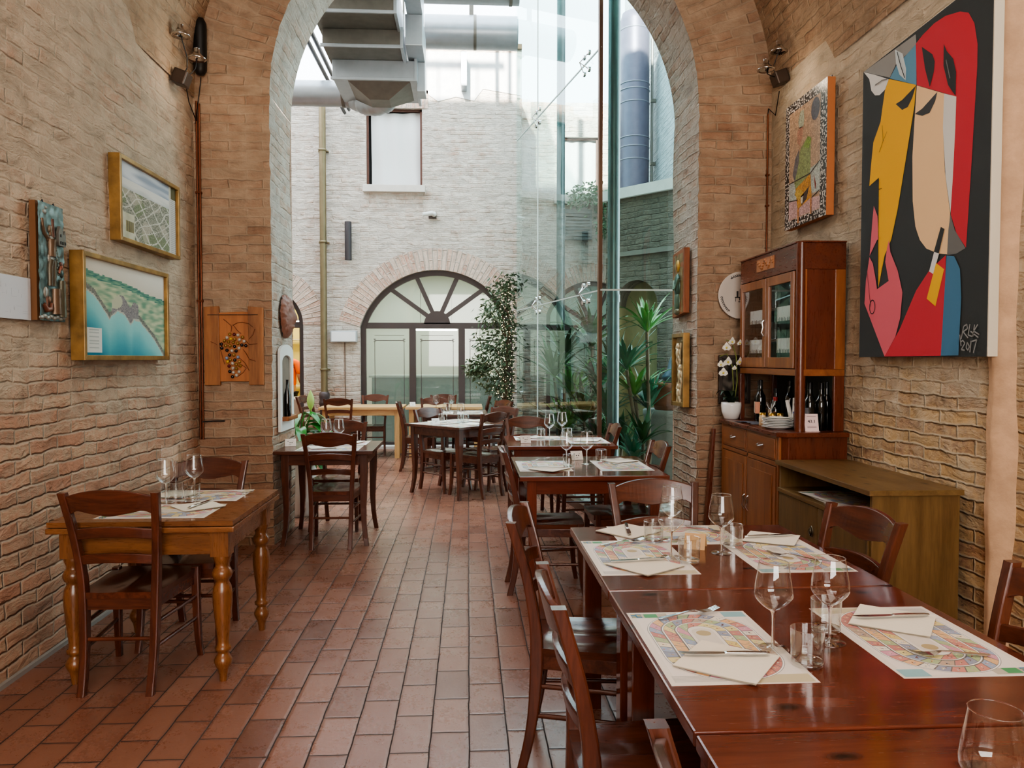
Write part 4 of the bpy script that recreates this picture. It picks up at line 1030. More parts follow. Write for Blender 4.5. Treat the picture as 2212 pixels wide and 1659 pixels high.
# ---- on the buffet
def bottle(x, y, z, h, r, lab, label, caps=CAPK):
    t = thing('wine_bottle', label, 'bottle', (x, y, z), random.uniform(-.4, .4), 'wine bottles in the buffet niche')
    m = MB(); m.lathe([(r*.9, 0), (r, .006), (r, h*.56), (r*.93, h*.62), (r*.6, h*.69), (.0155, h*.75), (.0145, h*.97), (.0155, h)], 24); m.build('body', BOTTLE, t)
    m = MB(); m.lathe([(.0152, h*.86), (.0158, h*.985), (.0162, h*1.002), (.001, h*1.003)], 16); m.build('capsule', caps, t)
    if lab: m = MB(); m.grid(lambda u, v: ((r+.0008)*cos(radians(110+150*u)), (r+.0008)*sin(radians(110+150*u)), h*(.2+.28*v)), 16, 1); m.build('label', lab, t, fix=False)
ZB = 1.0185
for a in [(2.26, 5.86, .31, .038, LABELW, 'dark bottle with a tall cream label, farthest along the buffet niche'),
 (2.23, 5.76, .32, .039, LABELP, 'dark bottle with a pink label beside the cream-labelled one'),
 (2.31, 5.66, .26, .035, LABELG, 'shorter dark bottle with a grey label in the buffet niche'),
 (2.39, 5.6, .32, .038, None, 'tall unlabelled bottle at the back of the buffet niche, behind the spice jars'),
 (2.39, 5.38, .33, .039, None, 'tall unlabelled bottle at the back of the niche, behind the red-capped one'),
 (2.25, 5.52, .2, .04, LABELP, 'small bottle with a red cap in the buffet niche', CAPR),
 (2.40, 5.28, .32, .038, None, 'dark bottle at the back, behind the straw tumbler'),
 (2.33, 5.12, .31, .038, LABELG, 'dark bottle with a grey label behind the niche post'),
 (2.288, 5.038, .32, .039, LABELG, 'dark bottle right behind the pink price card'),
 (2.368, 5.042, .32, .038, None, 'unlabelled bottle between two bottles in the side opening'),
 (2.43, 5.092, .325, .034, LABELG, 'sloping-shouldered bottle nearest the wall in the side opening')]:
    bottle(a[0], a[1], ZB, *a[2:])
for i in range(6):
    m = MB(); z = ZB+i*.011
    m.lathe([(q*.8, zz) for q, zz in ((.07, 0), (.075, .002), (.1, .009), (.128, .016), (.13, .0175), (.128, .0185), (.098, .0115), (.072, .0045), (.001, .004))], 40)
    o = m.build('dinner_plate', CHINA); o.location = (2.122+.003*sin(i*2.2), 5.17+.004*cos(i*3.1), z)
    tag(o, ['bottom plate of the stack on the buffet', 'second plate from the bottom of the buffet stack', 'third plate from the bottom of the buffet stack', 'third plate from the top of the buffet stack', 'second plate from the top of the buffet stack', 'top plate of the stack on the buffet, napkin on it'][i], 'plate', 'stacked white plates')
o = dup(NAP.root, (2.122, 5.175, ZB+.0738), .6, 'cream napkin lying on the stacked plates'); o.scale = (.7, .7, 1)
for i, (x, y, what) in enumerate([(2.115, 5.42, 'spice jar with a gold lid, at the front edge of the buffet'), (2.16, 5.35, 'gold-lidded spice jar touching the plates'), (2.2, 5.45, 'gold-lidded jar with toothpicks behind the front jar'), (2.22, 5.36, 'gold-lidded jar between the plates and the red-capped bottle')]):
    t = thing('spice_jar', what, 'jar', (x, y, ZB), 0, 'gold-lidded jars')
    m = MB(); m.lathe([(.022, 0), (.025, .004), (.025, .06), (.021, .072), (.021, .078)], 20); m.build('jar', plain('jar_of_spice', C(222,196,160), .25), t)
    m = MB(); m.lathe([(.0225, .078), (.0225, .094), (.001, .0945)], 20); m.build('lid', GOLDLID, t)
t = thing('toothpick_holder', 'little chrome holder full of toothpicks among the gold-lidded jars', 'toothpick holder', (2.17, 5.41, ZB))
m = MB(); m.lathe([(.016, 0), (.02, .06), (.019, .12)], 16); m.build('cup', CHROME, t)
m = MB()
for i in range(14): m.tube([(0, 0, .1), (.03*cos(i*2.4), .03*sin(i*2.4), .16+.01*(i % 3))], .0013, 5)
m.build('toothpicks', STEEL, t)
t = thing('straw_tumbler', 'glass tumbler holding white paper rolls on the buffet', 'tumbler', (2.26, 5.22, ZB))
m = MB(); m.lathe([(.034, 0), (.038, .11)], 24, cap=False); m.build('glass', GLASS_THIN, t)
m = MB()
for dx, dy, L in ((-.02, .05, .19), (.0, -.01, .21), (.015, .015, .17), (-.005, -.03, .15)): m.tube([(dx*.2, dy*.2, .01), (dx*1.2, dy*1.2, L)], .014, 10)
m.build('paper_rolls', WHITEP, t)
t = thing('cutlery_tub', 'small blue-rimmed tub with spoons on the buffet', 'tub', (2.25, 5.125, ZB))
m = MB(); m.lathe([(.028, 0), (.034, .1), (.035, .115), (.032, .115), (.03, .02), (.001, .015)], 20); m.build('tub', plain('grey_tub', C(110,100,104), .4), t)
m = MB(); m.lathe([(.035, .108), (.0365, .112), (.0355, .119)], 20, cap=False); m.build('rim', plain('blue_rim', C(60,80,140), .4), t)
m = MB(); m.tube([(0, 0, .02), (-.01, .02, .15)], .003, 6); m.ball((-.012, .024, .17), .011, 10, 6, (1, .4, 1.6)); m.build('spoon', STEEL, t)
t = thing('price_card', 'pale pink price card leaning at the side opening of the buffet', 'price card', (2.27, 4.955, ZB), radians(-4))
m = MB(); m.prism([(.0, 0), (.004, 0), (.032, .115), (.028, .115)], -.045, .045, lambda u, v, h: (h, u, v)); m.box(-.047, .047, -.012, .03, 0, .003); d = m.build('card', plain('pale_pink_card', C(232,206,204), .6), t)
def text(name, s, size, mat, loc, rot, parent=None, ext=.0004):
    c = bpy.data.curves.new(name, 'FONT'); c.body = s; c.size = size; c.extrude = ext; c.align_x = 'CENTER'; c.align_y = 'CENTER'
    tmp = bpy.data.objects.new(name+'_tmp', c); COL.objects.link(tmp)
    dg = bpy.context.evaluated_depsgraph_get(); me = bpy.data.meshes.new_from_object(tmp.evaluated_get(dg))
    bpy.data.objects.remove(tmp); me.materials.clear(); me.materials.append(mat)
    o = bpy.data.objects.new(name, me); COL.objects.link(o); o.location = loc; o.rotation_euler = rot; o.parent = parent; return o
INK = plain('black_ink', C(40,40,44), .8)
text('number', '43.1', .03, INK, (0, .0125, .066), (radians(76), 0, 0), t)
m = MB()
for z in (.035, .027, .1): m.box(-.03, .03, z*.243-.003, z*.243-.002, z-.0012, z+.0012)
m.build('printed_lines', plain('grey_ink', C(150,130,134), .8), t)
tag(MB().grid(lambda u, v: (2.06+.1*u+.02*sin(v*5), 5.5+.3*v, ZB+.002+.008*abs(sin(u*6+v*9))*sin(v*3.1)), 14, 20).build('grey_cloth', plain('grey_cotton', C(96,96,104), .95, 0, .2, 200)), 'crumpled grey cloth on the buffet top beside the orchid', 'cloth')
# glassware in the glazed part
for z, w in ((1.643, 'lower'), (1.868, 'upper')):
    for i, y in enumerate((5.12, 5.3, 5.66, 5.84)):
        m = MB(); m.lathe([(.03, 0), (.034, .1), (.036, .13)], 20, cap=False); m.lathe([(.001, .002), (.03, .002)], 20, cap=False)
        o = m.build('stored_glass', GLASS_THIN); o.location = (2.3, y, z+.0005)
        tag(o, ['glass on the %s buffet shelf, nearest the corner post', 'glass on the %s buffet shelf, by the middle of the near door', 'glass on the %s buffet shelf, by the middle of the far door', 'glass on the %s buffet shelf, at the far end'][i] % w, 'glass', 'glasses behind the buffet doors')
m = MB(); m.prism([(5.08, 1.435), (5.38, 1.435), (5.38, 1.6), (5.08, 1.6)], 2.36, 2.38, lambda u, v, h: (h, u, v))
tag(m.build('green_box', plain('dark_green_card', C(40,84,66), .5)), 'dark green box behind the near buffet door, bottom shelf', 'box')
# ---------------------------------------------------------------- pictures on the left wall
WX = XL+.012
def on_left(u, v, h): return (WX+h, u, v)
def on_right(u, v, h): return (XR-.028-h, u, v)
def framed(name, label, cat, y0, y1, z0, z1, fr, fw, depth, fmat, img, nu, nv, side, mat=PAINTED):
    t = thing(name, label, cat); m = MB()
    for q in ([(y0, z0), (y1, z0), (y1-fw, z0+fw), (y0+fw, z0+fw)], [(y1, z0), (y1, z1), (y1-fw, z1-fw), (y1-fw, z0+fw)], [(y1, z1), (y0, z1), (y0+fw, z1-fw), (y1-fw, z1-fw)], [(y0, z1), (y0, z0), (y0+fw, z0+fw), (y0+fw, z1-fw)]):
        m.prism(q, 0, depth, fr)
    m.build('frame', fmat, t, bevel=.003)
    m = MB(); a, b, c, d = y0+fw, y1-fw, z0+fw, z1-fw
    m.grid(lambda u, v: fr((a+u*(b-a)) if side > 0 else (b-u*(b-a)), c+v*(d-c), depth*.7), nu, nv, colf=img)
    m.build('picture', mat, t, fix=False); return t
def vn(x, y, s=0):
    from mathutils import noise as N
    return N.noise(Vector((x, y, s)))
def mixl(a, b, t): t = max(0, min(1, t)); return tuple(p+(q-p)*t for p, q in zip(a, b))
def pw_(P, x):
    for (a, b), (c, d) in zip(P, P[1:]):
        if a <= x <= c: return b+(d-b)*(x-a)/(c-a)
    return P[-1][1]
def img_map(u, v):
    n = vn(u*5, v*5)*.02+vn(u*16, v*16)*.012
    hor = pw_([(0, .88), (.3, .84), (.5, .81), (.75, .74), (1, .70)], u)+vn(u*9, 0)*.012
    coast = pw_([(0, .71), (.12, .63), (.2, .52), (.28, .40), (.31, .44), (.37, .50), (.45, .48), (.53, .37), (.57, .43), (.64, .42), (.72, .34), (.85, .2), (.95, .05), (1, -.02)], u)+n*.6
    if .025 < u < .19 and .03 < v < .29:
        return C(214,216,208) if not (int(v*80) % 3 == 0 and .06 < u < .16) else C(180,186,180)
    if v > hor: return mixl(C(206,198,180), C(226,220,206), (v-hor)*4)
    if v > coast:
        d = v-coast
        if abs((u-.47)) < .16 and d < .17+.05*vn(u*8, 3): 
            if ((u-.33)/.1)**2+((v-.6)/.09)**2 < 1: return C(186,188,160)
            return mixl(C(110,108,112), C(156,150,146), .5+.9*vn(u*90, v*90))
        if d < .055: return mixl(C(96,104,98), C(142,138,126), .5+vn(u*60, v*60))
        if hor-v < .06: return mixl(C(52,110,104), C(120,160,130), .5+vn(u*18, v*60))
        g = vn(u*10+v*14, v*22-u*6)
        return mixl(C(110,150,124), C(190,196,160), .5+1.2*g)
    if coast-v < .018: return C(186,186,172)
    return mixl(mixl(C(150,206,200), C(88,176,182), (coast-v)*2.6), C(28,116,140), (coast-v)*2.2-.35+.2*vn(u*4, v*4))
def img_city(u, v):
    if u > .86:
        if v > .83: return C(92,84,50) if u > .9 else C(196,190,170)
        return C(196,192,184) if not (int(v*70) % 2 == 0 and u > .89) else C(166,162,156)
    hz = .70-.12*u*0
    if v > .78: return mixl(C(150,158,170), C(206,210,212), .5+1.3*vn(u*3, v*14))
    if v > .66: return mixl(C(214,212,204), C(168,172,170), (.72-v)*8+vn(u*4, v*20)*.5)
    if u < .24 and v < .34:
        if .10 < u < .22 and .1 < v < .24: return C(110,104,74) if int(u*60) % 2 else C(140,130,92)
        return mixl(C(180,178,150), C(206,202,180), .5+vn(u*12, v*12))
    a = u*.8+v*.6+.06*vn(u*3, v*3, 5); b = u*.6-v*.8+.07*vn(u*4, v*4, 9)
    road = abs((b*9) % 1-.5) < .06 or abs((a*6) % 1-.5) < .05
    if road: return C(196,192,178)
    g = mixl(C(104,108,92), C(166,162,146), .5+1.3*vn(u*55, v*55))
    if vn(u*5+3, v*5) > .18: g = mixl(g, C(110,124,84), .6)
    if vn(u*6, v*6, 8) > .25: g = mixl(g, C(190,178,160), .5)
    return g
framed('framed_map', 'gilt-framed aerial picture of a turquoise bay and coastal town, lower on the brick wall', 'picture', 4.27, 5.45, 1.492, 2.085, on_left, .028, .075, GOLDF, img_map, 130, 70, 1)
framed('framed_map', 'gilt-framed grey-green aerial view of a town, higher on the brick wall', 'picture', 4.74, 5.69, 2.21, 2.728, on_left, .026, .07, GOLDF, img_city, 130, 70, 1)
# painted relief
t = thing('relief_panel', 'tall green-grey painted relief of a man with a raised arm and a woman', 'relief')
m = MB(); y0, y1, z0, z1 = 3.90, 4.135, 1.69, 2.275
m.box(WX+.0, WX+.03, y0, y1, z0, z1); m.build('backing_board', plain('brown_board', C(110,72,40), .7), t)
m = MB(); HR = .03
gg = C(84,98,92)
def rp(u, v, h=0.0): return Vector((WX+HR+h, y0+u*(y1-y0), z0+v*(z1-z0)))
m.grid(lambda u, v: rp(u, v, .012+.005*vn(u*7, v*16)+.003*vn(u*20, v*40)), 30, 60, colf=lambda u, v: mixl(C(62,74,68), C(120,136,132), .5+.8*vn(u*6, v*12)+(v-.6)*.6))
def limb(P, r, c, n=10): m.tube([rp(u, v, .014) for u, v in P], [x*.66 for x in r] if isinstance(r, list) else r, n, col=c)
def blob(u, v, r, sc, c): p = rp(u, v, .013); m.ball(p, r*.68, 12, 8, sc, col=c)
BRZ, SIL = C(104,84,66), C(150,146,136)
limb([(.50, .30), (.50, .46), (.48, .52)], [.026, .03, .034], C(96,88,74)); limb([(.40, .30), (.40, .46), (.44, .52)], [.022, .026, .03], C(88,80,66))
blob(.45, .535, .045, (.4, 1, 1.0), SIL); limb([(.45, .55), (.46, .62), (.45, .70)], [.038, .034, .042], BRZ); blob(.44, .70, .044, (.45, 1.1, .7), BRZ)
limb([(.33, .71), (.2, .74), (.15, .81), (.13, .86)], [.017, .015, .012, .012], BRZ); limb([(.56, .70), (.62, .63), (.52, .58)], [.016, .014, .012], BRZ)
blob(.44, .785, .026, (.6, .9, 1.2), C(120,104,86)); limb([(.44, .73), (.44, .78)], [.015, .013], BRZ)
limb([(.55, .72), (.53, .88)], [.016, .013], C(92,64,52)); 
m.prism([(.66, .66), (.95, .66), (.95, .76), (.93, .8), (.86, .76), (.83, .8), (.72, .83), (.66, .77)], .016, .03, lambda u, v, h: tuple(rp(u, v, h)), col=C(118,112,104))
for u, v in ((.72, .7), (.8, .7), (.9, .7), (.72, .76)): m.prism([(u, v-.025), (u+.03, v-.025), (u+.03, v), (u, v)], .03, .034, lambda a, b, h: tuple(rp(a, b, h)), col=C(50,52,50))
limb([(.84, .04), (.85, .2), (.86, .36)], [.04, .034, .03], C(92,88,72)); blob(.87, .42, .03, (.5, .9, 1.0), C(64,78,74)); blob(.86, .48, .02, (.7, .9, 1.2), C(150,92,74)); limb([(.75, .42), (.82, .47)], [.012, .01], C(150,92,74)); blob(.87, .5, .024, (.5, 1.1, 1.0), C(96,60,48))
limb([(.6, .06), (.6, .28)], [.045, .04], C(104,82,64)); limb([(.14, .14), (.24, .09), (.38, .10), (.44, .15)], [.014, .022, .022, .014], C(122,78,60)); 
blob(.24, .24, .032, (.4, 1, 1.3), SIL); blob(.38, .18, .022, (.4, 1, 1.2), C(128,100,82)); limb([(.28, .1), (.26, .28)], .006, C(110,76,60))
for i in range(8): blob(.06+i*.125, .025+.012*(i % 2), .026, (.4, 1.2, .6), SIL)
for i in range(9): blob(.7+.03*(i % 3), .62-.026*i, .011, (.5, 1, 1), C(112,118,108))
blob(.24, .92, .022, (.4, 1.2, .8), SIL); blob(.3, .96, .014, (.4, 1.4, .8), SIL)
m.build('relief', RELIEF, t)
m = MB()
for u in (.33, .77): m.tube([rp(u-.05, 1.0, -.01), rp(u, 1.025, -.008), rp(u+.05, 1.0, -.01)], .004, 6)
m.build('hanger', BLACK, t)
t = thing('plan_sheet', 'pale sheet with a faint floor plan under clear plastic, cut by the left edge', 'drawing')
m = MB(); m.box(WX, WX+.006, 3.42, 3.89, 1.688, 1.89)
for k in range(26):
    a = 3.5+random.random()*.33; b = 1.71+random.random()*.14
    if k % 2: m.box(WX+.006, WX+.0064, a, a+random.uniform(.02, .06), b, b+.0012, mi=1)
    else: m.box(WX+.006, WX+.0064, a, a+.0012, b, b+random.uniform(.01, .03), mi=1)
m.build('sheet', [plain('plan_paper', C(206,208,212), .4), plain('pencil_line', C(176,180,186), .7)], t)
# grape board
t = thing('grape_panel', 'wooden plank panel with a bunch of grapes made of glass marbles', 'wall panel')
gx0, gx1, gz0, gz1 = -2.085, -1.625, 1.29, 1.915; GY = YA-.012
fr = lambda u, v, h: (u, GY-h, v)
m = MB(); m.prism([(gx0, gz0), (gx0+.12, gz0), (gx0+.115, gz1), (gx0-.003, gz1-.005)], 0, .03, fr); m.build('plank', boardwood('Z'), t, bevel=.004)
m = MB(); m.prism([(gx1-.115, gz0+.002), (gx1, gz0+.002), (gx1, gz1-.01), (gx1-.12, gz1)], 0, .03, fr); m.build('plank', boardwood('Z'), t, bevel=.004)
m = MB(); m.prism([(gx0+.1, gz0+.03), (gx1-.1, gz0+.03), (gx1-.1, gz1-.048), (gx0+.3, gz1-.042), (gx0+.1, gz1-.05)], 0, .018, fr); m.build('plank', wood('orange_board_', C(150,88,44), C(186,118,66), 'Z', .5, False, .05, .6), t, bevel=.003)
m = MB(); m.tube([(gx0+.03, GY-.032, gz1-.068), (gx1-.04, GY-.032, gz1-.066)], .003, 6); m.build('rod', plain('dark_rod', C(60,34,22), .5), t)
def gpt(cx, cy): return (gx0+(cx-100)/710*(gx1-gx0), gz1-(cy-120)/870*(gz1-gz0))
MARB = [plain('marble_dark', C(26,18,22), .08, 0, 0, 40, 0, .6, .5), plain('marble_gold', C(150,112,50), .1, .2, 0, 40, 0, .6, .5), plain('marble_clear', C(186,178,164), .08, 0, 0, 40, 0, .7, .6), plain('marble_wine', C(96,20,28), .08, 0, 0, 40, 0, .6, .5), plain('marble_yellow', C(206,164,40), .12, 0, 0, 40, 0, .6, .5), plain('marble_blue', C(130,146,172), .1, 0, 0, 40, 0, .6, .5)]
for cx, cy, k in [(408,428,1),(460,430,3),(505,437,2),(560,460,1),(372,465,2),(420,478,4),(468,482,1),(522,488,2),(578,505,2),(342,500,1),(392,512,1),(448,518,1),(503,528,1),(305,536,0),(358,552,1),(408,556,1),(462,562,0),(550,545,0),(598,553,0),(310,580,0),(516,580,2),(372,604,0),(430,610,2),(480,612,0),(402,657,0),(453,657,1),(502,680,5),(366,690,5),(408,708,1),(464,712,0),(378,730,4),(436,748,2),(520,730,1),(480,760,1),(394,778,3),(528,776,1),(440,802,2),(484,806,1),(402,838,0),(444,848,2),(514,842,2),(484,880,2),(434,897,0)]:
    x, z = gpt(cx, cy); m = MB(); m.ball((x, GY-.026, z), .0135, 12, 8); m.build('marble', MARB[k], t)
m = MB()
for P in ([(330,260),(370,290),(420,330),(430,370)], [(440,330),(500,300),(560,295),(640,310),(690,350)], [(430,340),(420,400)], [(600,500),(640,540),(740,530)], [(560,590),(600,640),(640,700),(720,725)], [(180,510),(230,525),(290,575)], [(290,600),(310,660),(340,760)], [(520,690),(580,740),(640,830)], [(450,330),(500,390),(540,420)], [(540,760),(600,800),(560,850),(500,890)], [(710,370),(690,430),(640,480)]):
    m = MB(); m.tube([(gpt(a, b)[0], GY-.021-.012*(a < 290 or a > 630), gpt(a, b)[1]) for a, b in P], .0028, 6); m.build('vine_twig', plain('copper_twig', C(120,66,36), .5, .3), t)

# ---------------------------------------------------------------- right wall pictures
PY0, PY1, PZ0, PZ1 = 4.655, 3.465, 1.51, 3.27
SHAPES = {
'blue':((104,152,178),[(.484,.969),(.49,.842),(.26,.917),(.315,.943),(.407,.957)]),
'grey':((150,150,146),[(.005,1.0),(.25,1.0),(.478,1.0),(.484,.969),(.407,.957),(.314,.949),(.26,.919),(.105,.968)]),
'white1':((226,226,222),[(.005,.999),(.12,.962),(.251,.916),(.219,.89),(.165,.883),(.123,.892),(.086,.916),(.063,.961)]),
'leaf':((206,216,218),[(.303,.999),(.37,.969),(.403,.913),(.401,.877),(.347,.908),(.314,.953)]),
'red':((204,56,68),[(.481,.97),(.534,.982),(.622,.992),(.705,.99),(.805,.973),(.862,.953),(.901,.913),(.923,.851),(.924,.792),(.912,.668),(.897,.51),(.877,.327),(.874,.304),(.809,.351),(.767,.409),(.776,.529),(.788,.652),(.791,.739),(.495,.84)]),
'face':((244,206,158),[(.495,.839),(.705,.767),(.701,.669),(.72,.539),(.763,.414),(.756,.366),(.747,.297),(.682,.305),(.593,.328),(.541,.359),(.518,.386),(.503,.405),(.478,.486),(.469,.624),(.482,.735)]),
'white2':((222,222,216),[(.705,.767),(.791,.739),(.788,.652),(.777,.509),(.766,.414),(.726,.525),(.701,.669)]),
'grey2':((116,116,114),[(.766,.41),(.797,.362),(.872,.303),(.811,.293),(.747,.295),(.753,.366)]),
'yellow':((242,184,48),[(.255,.916),(.49,.842),(.48,.781),(.409,.611),(.353,.479),(.3,.386),(.241,.339),(.186,.235),(.178,.43),(.174,.606),(.082,.591),(.097,.663),(.116,.735),(.183,.791),(.201,.84),(.219,.885)]),
'eye1':((58,60,60),[(.49,.84),(.461,.808),(.426,.788),(.378,.789),(.32,.82),(.376,.821)]),
'eye2':((70,72,74),[(.657,.783),(.642,.759),(.601,.733),(.545,.736),(.484,.754),(.544,.758)]),
'reye1':((54,58,58),[(.532,.947),(.615,.903),(.634,.877),(.628,.849),(.599,.81),(.561,.873)]),
'reye2':((54,58,58),[(.698,.912),(.72,.885),(.766,.852),(.788,.809),(.788,.741),(.734,.785),(.699,.848)]),
'pink1':((224,112,124),[(.132,.517),(.169,.478),(.184,.398),(.168,.397),(.097,.349),(.109,.406),(.12,.469)]),
'pink':((224,108,120),[(.097,.346),(.131,.32),(.158,.272),(.176,.23),(.284,.251),(.25,.316),(.264,.36),(.281,.386),(.295,.345),(.364,.279),(.408,.206),(.392,.125),(.352,.066),(.257,.002),(.053,.187),(.064,.266)]),
'red2':((206,58,70),[(.257,.002),(.387,.087),(.521,.205),(.622,.26),(.742,.295),(.74,.221),(.719,.003)]),
'blue2':((74,124,156),[(.747,.293),(.8,.287),(.841,.248),(.853,.166),(.841,.004),(.719,.003),(.74,.221)]),
'blackcig':((56,58,58),[(.702,.381),(.729,.372),(.691,.305),(.654,.312)]),
'cig':((226,224,220),[(.657,.312),(.694,.304),(.653,.247),(.622,.257)]),
'holder':((244,190,46),[(.673,.278),(.732,.255),(.674,.15),(.607,.176)]),
}
t = thing('abstract_painting', 'large unframed abstract painting of angular faces in red, yellow and pink on charcoal', 'painting')
m = MB(); m.prism([(PY0, PZ0), (PY1, PZ0), (PY1, PZ1+.03), (PY0, PZ1-.01)], 0, .048, on_right, col=C(214,204,184)); m.build('canvas_edge', PAINTED, t, bevel=.003)
m = MB(); UW = 1.16
def pp(u, v, k): return (XR-.028-.0485-k*.00025, PY0-.004-u*UW, PZ0+v*(PZ1-PZ0-.012)+.0)
m.add([(pp(0, 0, 0)), pp(1.016, 0, 0), pp(1.016, 1.02, 0), pp(0, 1.0, 0)], [(0, 1, 2, 3)], col=C(56,60,60))
for i, (k, (c, P)) in enumerate(SHAPES.items()): m.add([pp(u, v, i+1) for u, v in P], [tuple(range(len(P)))], col=C(*c))
def stroke(P, w, c, k=24):
    for (a, b), (d, e) in zip(P, P[1:]):
        L = sqrt(((d-a)*UW)**2+((e-b)*1.75)**2) or 1; nx, ny = -(e-b)*1.75/L*w/UW, (d-a)*UW/L*w/1.75
        m.add([pp(a-nx, b-ny, k), pp(a+nx, b+ny, k), pp(d+nx, e+ny, k), pp(d-nx, e-ny, k)], [(0, 1, 2, 3)], col=c)
INKC = C(40,40,42)
stroke([(.33, .985), (.365, .93), (.4, .885)], .003, INKC); stroke([(.13, .925), (.2, .925), (.245, .918)], .003, C(120,120,120))
stroke([(.205, .775), (.215, .72), (.18, .69)], .0015, INKC); stroke([(.215, .72), (.25, .745)], .0015, INKC)
stroke([(.18, .60), (.186, .24)], .002, INKC); stroke([(.18, .565), (.21, .565)], .0015, INKC); stroke([(.064, .34), (.118, .175)], .0015, INKC)
stroke([(.72, .86), (.75, .8)], .003, C(130,130,130))
stroke([(.135+.026*cos(i*pi/10), .172+.026*sin(i*pi/10)*.9) for i in range(21)], .003, INKC)
SG = C(150,152,150)
for P in ([(.86,.05),(.875,.085),(.895,.09),(.9,.078),(.872,.07),(.905,.052)], [(.915,.09),(.905,.06),(.93,.056)], [(.945,.088),(.935,.055)], [(.965,.088),(.94,.07),(.975,.06)],
          [(.855,.04),(.87,.046),(.885,.038),(.862,.02),(.886,.018)], [(.9,.04),(.893,.025),(.905,.018),(.915,.028),(.9,.04)], [(.925,.044),(.918,.012)], [(.93,.042),(.96,.046),(.94,.01)], [(.85,.062),(.86,.03)], [(.92,.07),(.97,.052)]):
    stroke(P, .0035, SG)
m.build('painted_face', PAINTED, t, fix=False)
# mosaic
t = thing('mosaic_panel', 'tall mosaic of a chef-hatted figure at a table, edged in black and white chips', 'mosaic')
MY0, MY1, MZ0, MZ1 = 5.79, 5.11, 2.475, 3.40
m = MB(); m.prism([(MY0, MZ0), (MY1, MZ0), (MY1, MZ1), (MY0, MZ1)], 0, .055, on_right); m.build('backing_board', plain('orange_ply', C(176,108,62), .6), t, bevel=.002)
m = MB()
def mp(u, v, k=0): return (XR-.028-.0555-k*.0003, MY0-u*(MY0-MY1), MZ0+v*(MZ1-MZ0))
m.grid(lambda u, v: mp(u, v), 68, 92, colf=lambda u, v: (C(222,216,206) if vn(u*44, v*60, 2) > .1 else C(30,29,29)) if (u < .11 or u > .86 or v < .07 or v > .92) else C(196,164,134), sm=False)
def shape(P, c, k): m.add([mp(u, v, k) for u, v in P], [tuple(range(len(P)))], col=C(*c))
shape([(.11, .07), (.86, .07), (.86, .16), (.11, .22)], (214,176,172), 1); shape([(.11, .22), (.86, .2), (.86, .42), (.11, .36)], (190,198,188), 1)
shape([(.74+.1*cos(i*pi/8), .83+.085*sin(i*pi/8)) for i in range(16)], (92,92,104), 2)
shape([(.33, .82), (.38, .89), (.46, .89), (.48, .82), (.46, .76), (.36, .76)], (176,184,160), 3); shape([(.30, .74), (.36, .77), (.45, .76), (.44, .68), (.37, .62), (.31, .66)], (190,140,116), 3)
shape([(.40, .60), (.46, .62), (.56, .66), (.64, .64), (.64, .4), (.62, .34), (.28, .30), (.24, .36), (.32, .5)], (150,166,110), 3); shape([(.20, .42), (.27, .55), (.36, .6), (.36, .5), (.26, .36)], (110,108,112), 4)
shape([(.46, .6), (.58, .66), (.66, .62), (.6, .56)], (138,170,84), 4); shape([(.28, .30), (.64, .36), (.68, .18), (.34, .13)], (214,152,60), 5)
shape([(.30, .29), (.26, .26), (.36, .2), (.5, .22), (.44, .27)], (216,180,80), 6); shape([(.42, .22), (.62, .27), (.56, .18), (.44, .15)], (70,62,58), 6); shape([(.42, .21), (.48, .22), (.46, .16), (.42, .17)], (220,214,200), 7)
shape([(.33, .13), (.38, .14), (.38, .02), (.34, .02)], (206,140,88), 8); shape([(.64, .17), (.68, .18), (.68, .05), (.65, .05)], (206,140,88), 8)
shape([(.72, .34), (.78, .26), (.76, .22)], (160,70,60), 6); shape([(.18, .26), (.22, .16), (.26, .2), (.22, .17)], (150,110,80), 6)
for a, b in (((.11, .36), (.64, .36)), ((.64, .36), (.86, .42)), ((.11, .22), (.34, .2)), ((.68, .17), (.86, .2))):
    m.add([mp(a[0], a[1], 9), mp(b[0], b[1], 9), mp(b[0], b[1]+.008, 9), mp(a[0], a[1]+.008, 9)], [(0, 1, 2, 3)], col=C(50,46,44))
m.build('mosaic_face', MOSAIC, t, fix=False)
m = MB()
for u in (.84, .9): m.tube([(XR-.04, MY1+.03, MZ1), (XR-.04, MY1+.03, MZ1+.02)], .004, 6)
m.build('hanger', CHROME, t)

# decorated plate on the arch wall
t = thing('wall_plate', 'big white ceramic plate with black leaf sprigs and a fountain, hung by the buffet', 'plate')
m = MB(); prof = [(.001, .01), (.10, .01), (.125, .018), (.19, .03), (.195, .036), (.188, .036), (.125, .026), (.1, .018), (.001, .017)]
pc = Vector((2.235, YA-.008, 2.02)); m.M = Matrix.Translation(pc) @ Matrix.Rotation(radians(90), 4, 'X'); m.lathe(prof, 48); m.build('plate', plain('cream_glaze', C(214,204,194), .25, 0, 0, 40, 0, .5, .2), t)
m = MB()
def leafp(a, r, ang, L=.024, w=.004):
    x, z = pc.x+r*cos(a), pc.z+r*sin(a); dx, dz = cos(ang), sin(ang); y = pc.y-.0345-.005*(r-.16)/.03
    m.add([(x, y, z), (x+dx*L*.5-dz*w, y, z+dz*L*.5+dx*w), (x+dx*L, y, z+dz*L), (x+dx*L*.5+dz*w, y, z+dz*L*.5-dx*w)], [(0, 1, 2, 3)])
for c0 in (95, 205, 320):
    for k in range(-4, 5): 
        a = radians(c0+k*5.5); leafp(a, .155, a+radians(70)); leafp(a, .158, a+radians(-40)+1.2)
